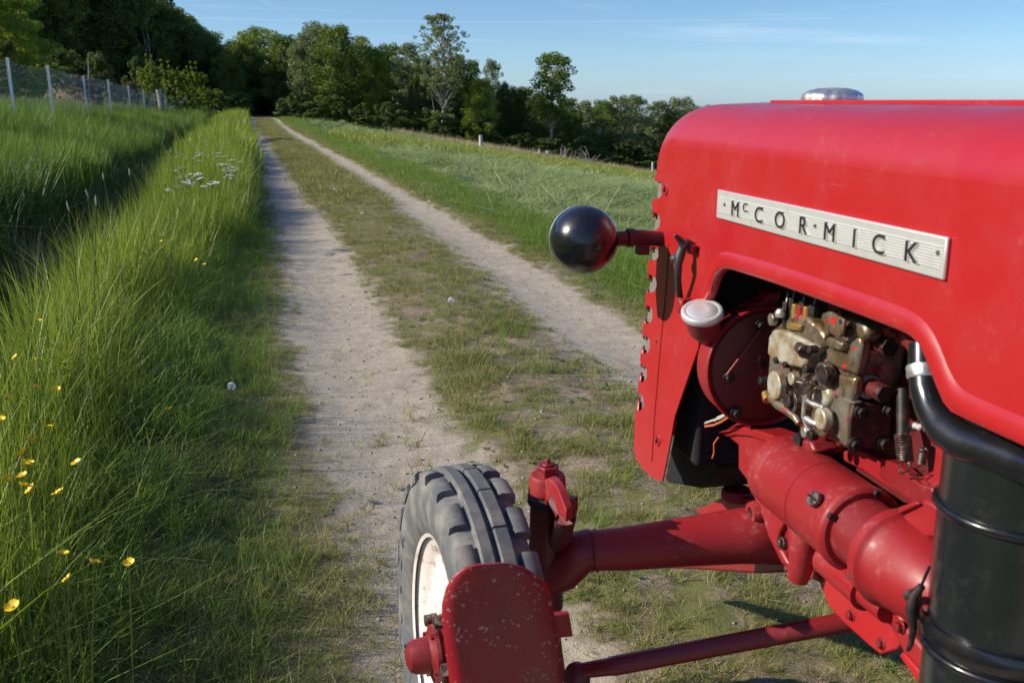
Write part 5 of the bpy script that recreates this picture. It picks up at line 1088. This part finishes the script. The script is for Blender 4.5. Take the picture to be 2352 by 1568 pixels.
# ------------------------------------------------------------------ wire fence on the left
fence = empty('wire_fence', UY(204, 240, 42), label='tall wire mesh fence with pale slanting posts along the meadow on the left', cat='fence')
fposts = [(-75, 118, 24.5), (17, 133, 29), (109, 150, 34), (191, 174, 42), (248, 183, 50), (294, 197, 60), (328, 207, 68), (353, 214, 74), (378, 214, 79), (400, 223, 84), (413, 220, 88), (427, 214, 87)]
tops = []
for i, (px, py, Yd) in enumerate(fposts):
    t = UY(px, py, Yd); f = Vector((t.x+.02, t.y, zt(t.x, t.y)-.3)); rr = .034 if i != 6 else .05
    b = MB(); b.prism([(f.x-rr, f.y-rr, f.z), (f.x+rr, f.y-rr, f.z), (f.x+rr, f.y+rr, f.z), (f.x-rr, f.y+rr, f.z)], t-f)
    b.sweep([f+Vector((rr*.5, -rr, 0)), t+Vector((rr*.5, -rr, -.01))], rr*.28, 6); b.build('post', ZINC if i < 6 else POST, fence, bevel=.004); tops.append((f+Vector((0, 0, .3)), t))
b = MB(); b.sweep([tops[11][1]+Vector((0, 0, -.15)), tops[9][0]+Vector((0, 0, .3))], .03, 8); b.build('brace', POST, fence)
Vn = []; Fn = []
def wire(a, c, r):
    n = len(Vn); Vn.extend([a+Vector((0, -r, -r)), a+Vector((0, -r, r)), a+Vector((r, r, 0)), c+Vector((0, -r, -r)), c+Vector((0, -r, r)), c+Vector((r, r, 0))])
    for i in range(3): Fn.append((n+i, n+(i+1) % 3, n+3+(i+1) % 3, n+3+i))
for i in range(len(tops)-1):
    (a0, a1), (c0, c1) = tops[i], tops[i+1]; sag = .10*math.sin(i*1.7)+.05
    for k in range(9):
        f = k/8*.96; pa = a0.lerp(a1, f); pc = c0.lerp(c1, f); mid = pa.lerp(pc, .5)+Vector((0, 0, -sag*f*.6)); wire(pa, mid, .0018); wire(mid, pc, .0018)
    L_ = (a0-c0).length; n = int(L_/.15)
    for k in range(1, n):
        u = k/n; dip = Vector((0, 0, -sag*.6*4*u*(1-u)*.8)); wire(a0.lerp(c0, u), (a0.lerp(c0, u)).lerp(a1.lerp(c1, u), .96)+dip, .0016)
o = link('wire_mesh', np_mesh('wire_mesh', np.array([tuple(v) for v in Vn]), np.array(Fn)), ZINC, fence, kind='stuff')
# dead trunk and thin dead stem on the bank
def snag(name, px, Yd, ptop, r, label, cat, mat=BARKP, lean=0, grp=None):
    t = UY(px, ptop, Yd); f = Vector((t.x+lean, t.y, zt(t.x, t.y)-.2)); mid = f.lerp(t, .5)+Vector((r*.6, 0, 0))
    b = MB(); b.sweep([f, mid, t], [r*1.15, r, r*.85], 10); return b.build(name, mat, None, label=label, cat=cat, group=grp)
snag('tree_stump', 364, 76, 206, .24, 'short broken grey tree stump beside the fence before the bright bush', 'tree stump')
s_ = snag('bare_sapling', 203, 52, 122, .03, 'thin pale dead stem standing above the third fence post', 'dead tree', lean=-.3)
# posts and stumps in the rough grass beyond the field
for i, (px, py, ptop, r, lab) in enumerate(((1104, 336, 311, .16, 'thick pale weathered post standing at the far field edge before the wood'), (1239, 352, 343, .09, 'small white stub post left of the lone birch'), (1258, 356, 347, .17, 'short cut pale stump at the foot of the lone birch'),
        (1296, 362, 356, .09, 'low pale stub beside the heap of dead branches'), (1499, 382, 372, .10, 'small white post near the corner of the tractor hood'), (895, 300, 290, .12, 'dark weathered post at the field edge in the shade of the wood'), (678, 272, 264, .10, 'thin grey post in the shade right of the track end'))):
    p = UT(px, py); t = UY(px, ptop, p.y)
    if p.y > 110: p = UY(px, py, 84); p.z = zt(p.x, p.y); t = UY(px, ptop, 84)
    b = MB(); b.sweep([p+Vector((0, 0, -.3)), p.lerp(t, .5)+Vector((r*.08, 0, 0)), Vector((p.x, p.y, max(t.z, p.z+.25)))], [r, r*.95, r*.92], 12); b.build('field_post' if i != 2 else 'tree_stump', POST if i < 5 else BARK, None, label=lab, cat='post' if i != 2 else 'tree stump')
bp = UY(1322, 360, 84); bp.z = zt(bp.x, bp.y); b = MB(); g = random.Random(4)
for i in range(34):
    a = bp+Vector((g.uniform(-1.6, 1.6), g.uniform(-.6, .6), g.uniform(0, .2))); d = Vector((g.uniform(-1, 1), g.uniform(-.5, .5), g.uniform(.1, 1.0))).normalized()*g.uniform(.6, 1.7); m_ = a+d*.5+Vector((0, 0, g.uniform(-.1, .2))); b.sweep([a, m_, a+d], [.045, .03, .01], 5)
b.build('brushwood_heap', BARKP, None, label='heap of dead grey branches at the field edge beneath the birch', cat='brushwood')

# rough unmown edge in front of the wood, with dead grass
ea = UT(760, 292); sc_e = []
for i in range(1500):
    px = rng.uniform(900, 1620); yb_ = np.interp(px, [640, 850, 1100, 1300, 1500, 1620], [91, 89, 87, 86, 86, 87])+rng.normal(0, 1.6); q = UY(px, 240, yb_); sc_e.append((q.x, q.y, zt(q.x, q.y)))
scatter('dead_grass', np.array(sc_e), rng.uniform(.5, 1.0, len(sc_e)), V_drytall, .2, kind='stuff', label='rough dead grass along the far edge of the field')
# ------------------------------------------------------------------ flowers and single stalks
def UTH(x, y, h):
    v = ray(x, y); s_ = np.concatenate([np.arange(1, 30, .01), np.arange(30, 200, .1)]); px, py, pz = v.x*s_, v.y*s_, CAM_H+v.z*s_
    i = int(np.argmax(pz-terr(px, py)-h < 0)); return Vector((px[i], py[i], float(terr(px[i], py[i]))))
def petals(n, r, cup, w_):
    b = MB()
    for k in range(n):
        a = 2*math.pi*k/n; d = Vector((math.cos(a), math.sin(a), 0)); s = Vector((-d.y, d.x, 0)); 
        rows = []
        for f, ww, z in ((.08, .25, 0), (.45, .9, cup*.3), (.8, 1.0, cup*.75), (1.0, .55, cup)):
            c = d*r*f+Vector((0, 0, z)); rows.append([b.bm.verts.new(c-s*w_*ww), b.bm.verts.new(c+Vector((0, 0, -cup*.12))), b.bm.verts.new(c+s*w_*ww)])
        for i in range(3):
            for j in range(2): b.bm.faces.new((rows[i][j], rows[i][j+1], rows[i+1][j+1], rows[i+1][j]))
    return b.mesh('petals', 80)
PETM = petals(5, .0125, .007, .0062); PETM.materials.append(PET_Y)
b = MB(); b.lathe((0, 0, -.001), (0, 0, 1), [(0, 0), (.001, .003), (.004, .003), (.005, 0)], 10); EYE = b.mesh('flower_centre'); EYE.materials.append(Mat('flower_centre_ochre', (.45, .30, .02), .7).m)
def child(nm, me, par, loc=(0, 0, 0), rot=(0, 0, 0), sc=1):
    o = bpy.data.objects.new(nm, me); COL.objects.link(o); o.parent = par; o.location = loc; o.rotation_euler = rot; o.scale = (sc, sc, sc); return o
def stem_mesh(h, r=.0012, lean=.05, seed=0):
    g = random.Random(seed); b = MB(); dx, dy = g.uniform(-lean, lean), g.uniform(-lean, lean)
    b.sweep([(0, 0, -.02), (dx*.2, dy*.2, h*.5), (dx, dy, h)], [r*1.3, r, r*.8], 5); me = b.mesh('stem'); me.materials.append(STEM); return me, (dx, dy, h)
near = [(65, 742), (12, 764), (40, 764), (52, 822), (108, 822), (70, 897), (103, 902), (34, 910), (8, 893), (391, 940), (105, 983), (4, 967), (73, 1017), (80, 1067), (98, 1071), (22, 1105), (33, 1104), (43, 1106), (100, 1128), (112, 1147), (12, 1052), (177, 1280), (112, 1320), (158, 1322), (268, 1316), (32, 1420), (126, 832), (160, 1072)]
midf = [(327, 517), (364, 518), (302, 530), (330, 538), (380, 545), (350, 550), (338, 560), (383, 563), (458, 600), (470, 608), (212, 628), (332, 582), (303, 540), (376, 556), (643, 738), (236, 560), (20, 590)]
for lst, h, lab, grp in ((near, .62, 'yellow buttercup flower in the tall grass near the left edge', 'buttercups in the near left grass'), (midf, .50, 'small yellow buttercup on the verge beside the ditch', 'buttercups on the verge further along')):
    for i, (x, y) in enumerate(lst):
        p = UTH(x, y, h)
        if x == 643: p = UTH(x, y, .1)
        hh = h if x != 643 else .1
        r = empty('buttercup', p, label=lab if x != 643 else 'single yellow flower in the short grass at the edge of the left wheel track', cat='flower', group=grp if x != 643 else None)
        me, (dx, dy, _) = stem_mesh(hh, .0011, .04, i); child('stem', me, r)
        f = child('petals', PETM, r, (dx, dy, hh), (random.uniform(-.5, .5)+.3, random.uniform(-.5, .5), random.uniform(0, 6)), random.uniform(.85, 1.1)*(.9 if y > 1200 else 1)); child('flower_centre', EYE, f)
# cow parsley: stem, rays and flat white umbels
def umbel_mesh(seed):
    g = random.Random(seed); b = MB()
    for k in range(11):
        a = g.uniform(0, 6.283); rr = g.uniform(.0, .045); c = Vector((math.cos(a)*rr, math.sin(a)*rr, -rr*.25+g.uniform(-.003, .003)))
        for j in range(11):
            a2 = g.uniform(0, 6.283); q = c+Vector((math.cos(a2), math.sin(a2), 0))*g.uniform(.002, .011); s = .0055; d = Vector((g.uniform(-.3, .3), g.uniform(-.3, .3), 1))
            b.bm.faces.new([b.bm.verts.new(q+Vector((s*math.cos(t), s*math.sin(t), g.uniform(-.001, .001)))) for t in (0, 1.57, 3.14, 4.71)])
    me = b.mesh('umbel', 0); me.materials.append(PET_W); return me
def rays_mesh():
    b = MB()
    for k in range(9): a = k*.7; b.sweep([(0, 0, -.055), (math.cos(a)*.035, math.sin(a)*.035, -.012)], .0008, 4)
    me = b.mesh('umbel_rays'); me.materials.append(STEM); return me
UM = [umbel_mesh(s) for s in range(4)]; RAY = rays_mesh()
cp = [(404, 357), (418, 350), (432, 360), (447, 352), (462, 348), (425, 405), (441, 402), (455, 399), (432, 410), (470, 400), (415, 428), (500, 352), (508, 380), (520, 378), (532, 374), (540, 392), (545, 400), (482, 326), (510, 378), (546, 368), (452, 418), (420, 380), (395, 420)]
for i, (x, y) in enumerate(cp):
    hh = .70; p = UTH(x, y, hh); r = empty('cow_parsley', p, label='white cow parsley flowering above the tall verge grass', cat='flower', group='cow parsley plants on the verge')
    me, (dx, dy, _) = stem_mesh(hh-.055, .002, .08, i+50); child('stem', me, r)
    for j in range(3 if i % 2 else 2):
        ox, oy, oz = random.uniform(-.10, .10)*(j > 0), random.uniform(-.10, .10)*(j > 0), random.uniform(-.06, .02)
        u_ = child('umbel', UM[(i+j) % 4], r, (dx+ox, dy+oy, hh+oz), (random.uniform(-.2, .2), random.uniform(-.2, .2), random.uniform(0, 6)), random.uniform(.8, 1.2)); child('umbel_rays', RAY, u_)
# single foxtail / plantain heads standing over the grass of the ditch and meadow
hd = MB(); hd.lathe((0, 0, -.04), (0, 0, 1), [(0, 0), (.006, .0045), (.03, .0062), (.06, .0055), (.078, .0025), (.082, 0)], 8); HEAD = hd.mesh('seed_head'); HEAD.materials.append(SEED)
for i, (x, y) in enumerate(((75, 308), (45, 312), (138, 362), (60, 368), (160, 470), (186, 462), (207, 450), (262, 407), (58, 450), (400, 345), (330, 395), (20, 305), (100, 338), (215, 352), (390, 365))):
    hh = .95; p = UTH(x, y, hh); r = empty('foxtail_grass', p, label='single foxtail grass stalk with pale seed head above the ditch grass', cat='grass stalk', group='foxtail stalks over the ditch')
    me, (dx, dy, _) = stem_mesh(hh, .0022, .12, i+90); child('stem', me, r); child('seed_head', HEAD, r, (dx, dy, hh), (random.uniform(-.3, .3), random.uniform(-.3, .3), 0), .62)
# dandelion clocks
g = np.random.default_rng(3); d = g.normal(0, 1, (260, 3)); d /= np.linalg.norm(d, axis=1, keepdims=True)
b = MB()
for v in d:
    v = Vector(v); s = v.cross(Vector((.3, .5, .8))).normalized()*.0022; t = v.cross(s).normalized()*.0022; q = v*.017; b.bm.faces.new([b.bm.verts.new(q+s), b.bm.verts.new(q+t), b.bm.verts.new(q-s), b.bm.verts.new(q-t)])
CLK = b.mesh('seed_ball', 0); CLK.materials.append(Mat('dandelion_fluff', (.7, .7, .68), .9).m)
for i, (x, y, lab) in enumerate(((525, 890, 'fluffy dandelion clock in the grass left of the near wheel track'), (1034, 690, 'dandelion clock on the grassy middle strip'), (765, 435, 'distant dandelion clock low on the middle strip beside a straw coloured patch'), (982, 462, 'dandelion clock in the green verge before the field'), (835, 490, 'distant dandelion clock near the right wheel track'))):
    hh = .16; p = UTH(x, y, hh); r = empty('dandelion', p, label=lab, cat='flower'); me, (dx, dy, _) = stem_mesh(hh, .0018, .02, i+150); child('stem', me, r); child('seed_ball', CLK, r, (dx, dy, hh), (0, 0, 0), 1.1)
# a few pale dry stalks by the verge and the pale reed clump in the ditch
V_reed = variants('reed_tufts', 3, G_DRY, n=9, h=.62, hv=.4, wd=.007, spread=.05, lean=.55, seg=4, curl=.5)
rp = []
for (x, y, n, s) in ((110, 690, 24, .16), (160, 660, 22, .16), (215, 620, 8, .12), (60, 640, 10, .2)):
    q = UT(x, y)
    for _ in range(n): xx, y2 = q.x+random.gauss(0, s), q.y+random.gauss(0, s*2); rp.append((xx, y2, zt(xx, y2)))
scatter('dry_reeds', np.array(rp), rng.uniform(.7, 1.2, len(rp)), V_reed, .3, kind='stuff', label='pale dead reeds leaning over the ditch')
for i, (x, y) in enumerate(((1096, 500), (1104, 498), (1112, 503), (1176, 512), (1190, 515))):
    p = UT(x, y); r = empty('dry_stalk', p, label='pale dry grass stalk standing at the border of verge and mown field', cat='grass stalk', group='dry stalks at the field border')
    me, (dx, dy, _) = stem_mesh(.42+.05*i % .1, .003, .05, i+200); me.materials.clear(); me.materials.append(G_DRY); child('stem', me, r); child('seed_head', HEAD, r, (dx, dy, .42), (0, 0, 0), .9)

# leaf rosettes and clover in the middle strip and verge: nobody could count them
def rosette(name, seed):
    g = np.random.default_rng(seed); n = 9; V = []; F = []
    for i in range(n):
        a = g.uniform(0, 6.28); l = g.uniform(.010, .022); wd = l*g.uniform(.28, .45); d = np.array([math.cos(a), math.sin(a), 0]); s = np.array([-d[1], d[0], 0]); h = g.uniform(.2, .7)
        b0 = len(V)
        for f, ww, z in ((.05, .2, 0), (.45, 1, .5), (.8, .85, .8), (1, .1, .75)): c = d*l*f+np.array([0, 0, l*h*z]); V += [c-s*wd*ww/2, c+s*wd*ww/2]
        for j in range(3): F.append((b0+2*j, b0+2*j+1, b0+2*j+3, b0+2*j+2))
    me = np_mesh(name, np.array(V), np.array(F)); at = me.attributes.new('tone', 'FLOAT', 'POINT'); at.data.foreach_set('value', np.repeat(g.uniform(0, 1, n), 8).astype(np.float32)); return me
HERB = leafy('small_herb_leaves', (.07, .15, .025), (.13, .22, .04), .25, .5, 1.0, tone=True)
vc = bpy.data.collections.new('herb_variants')
for i in range(4): me = rosette('herb', i); me.materials.append(HERB); vc.objects.link(bpy.data.objects.new('tuft_source', me))
sc_pts('ground_herbs', [(.3, 1.4, 1.8, 9, 90, lambda c, y, x: clump(x, y, 2.6, .5, .7, 91)), (-1.2, -.5, 1.8, 9, 60, lambda c, y, x: clump(x, y, 3, .35, .6, 92)), (2.0, 2.9, 3, 12, 60, None)], vc,
       lambda c, y, x: .7+.7*vnoise(x, y, 2, 93), .2, kind='stuff', label='small leafy herbs growing low between the grass')

# thing > part > sub-part, no deeper: hang what sits one level too deep on its part
def depth(o): return 0 if o.parent is None else 1+depth(o.parent)
for o in list(COL.objects):
    while depth(o) > 2:
        old = o.parent; new = old.parent; o.matrix_parent_inverse = parent_world(new).inverted() @ parent_world(old) @ o.matrix_parent_inverse; o.parent = new
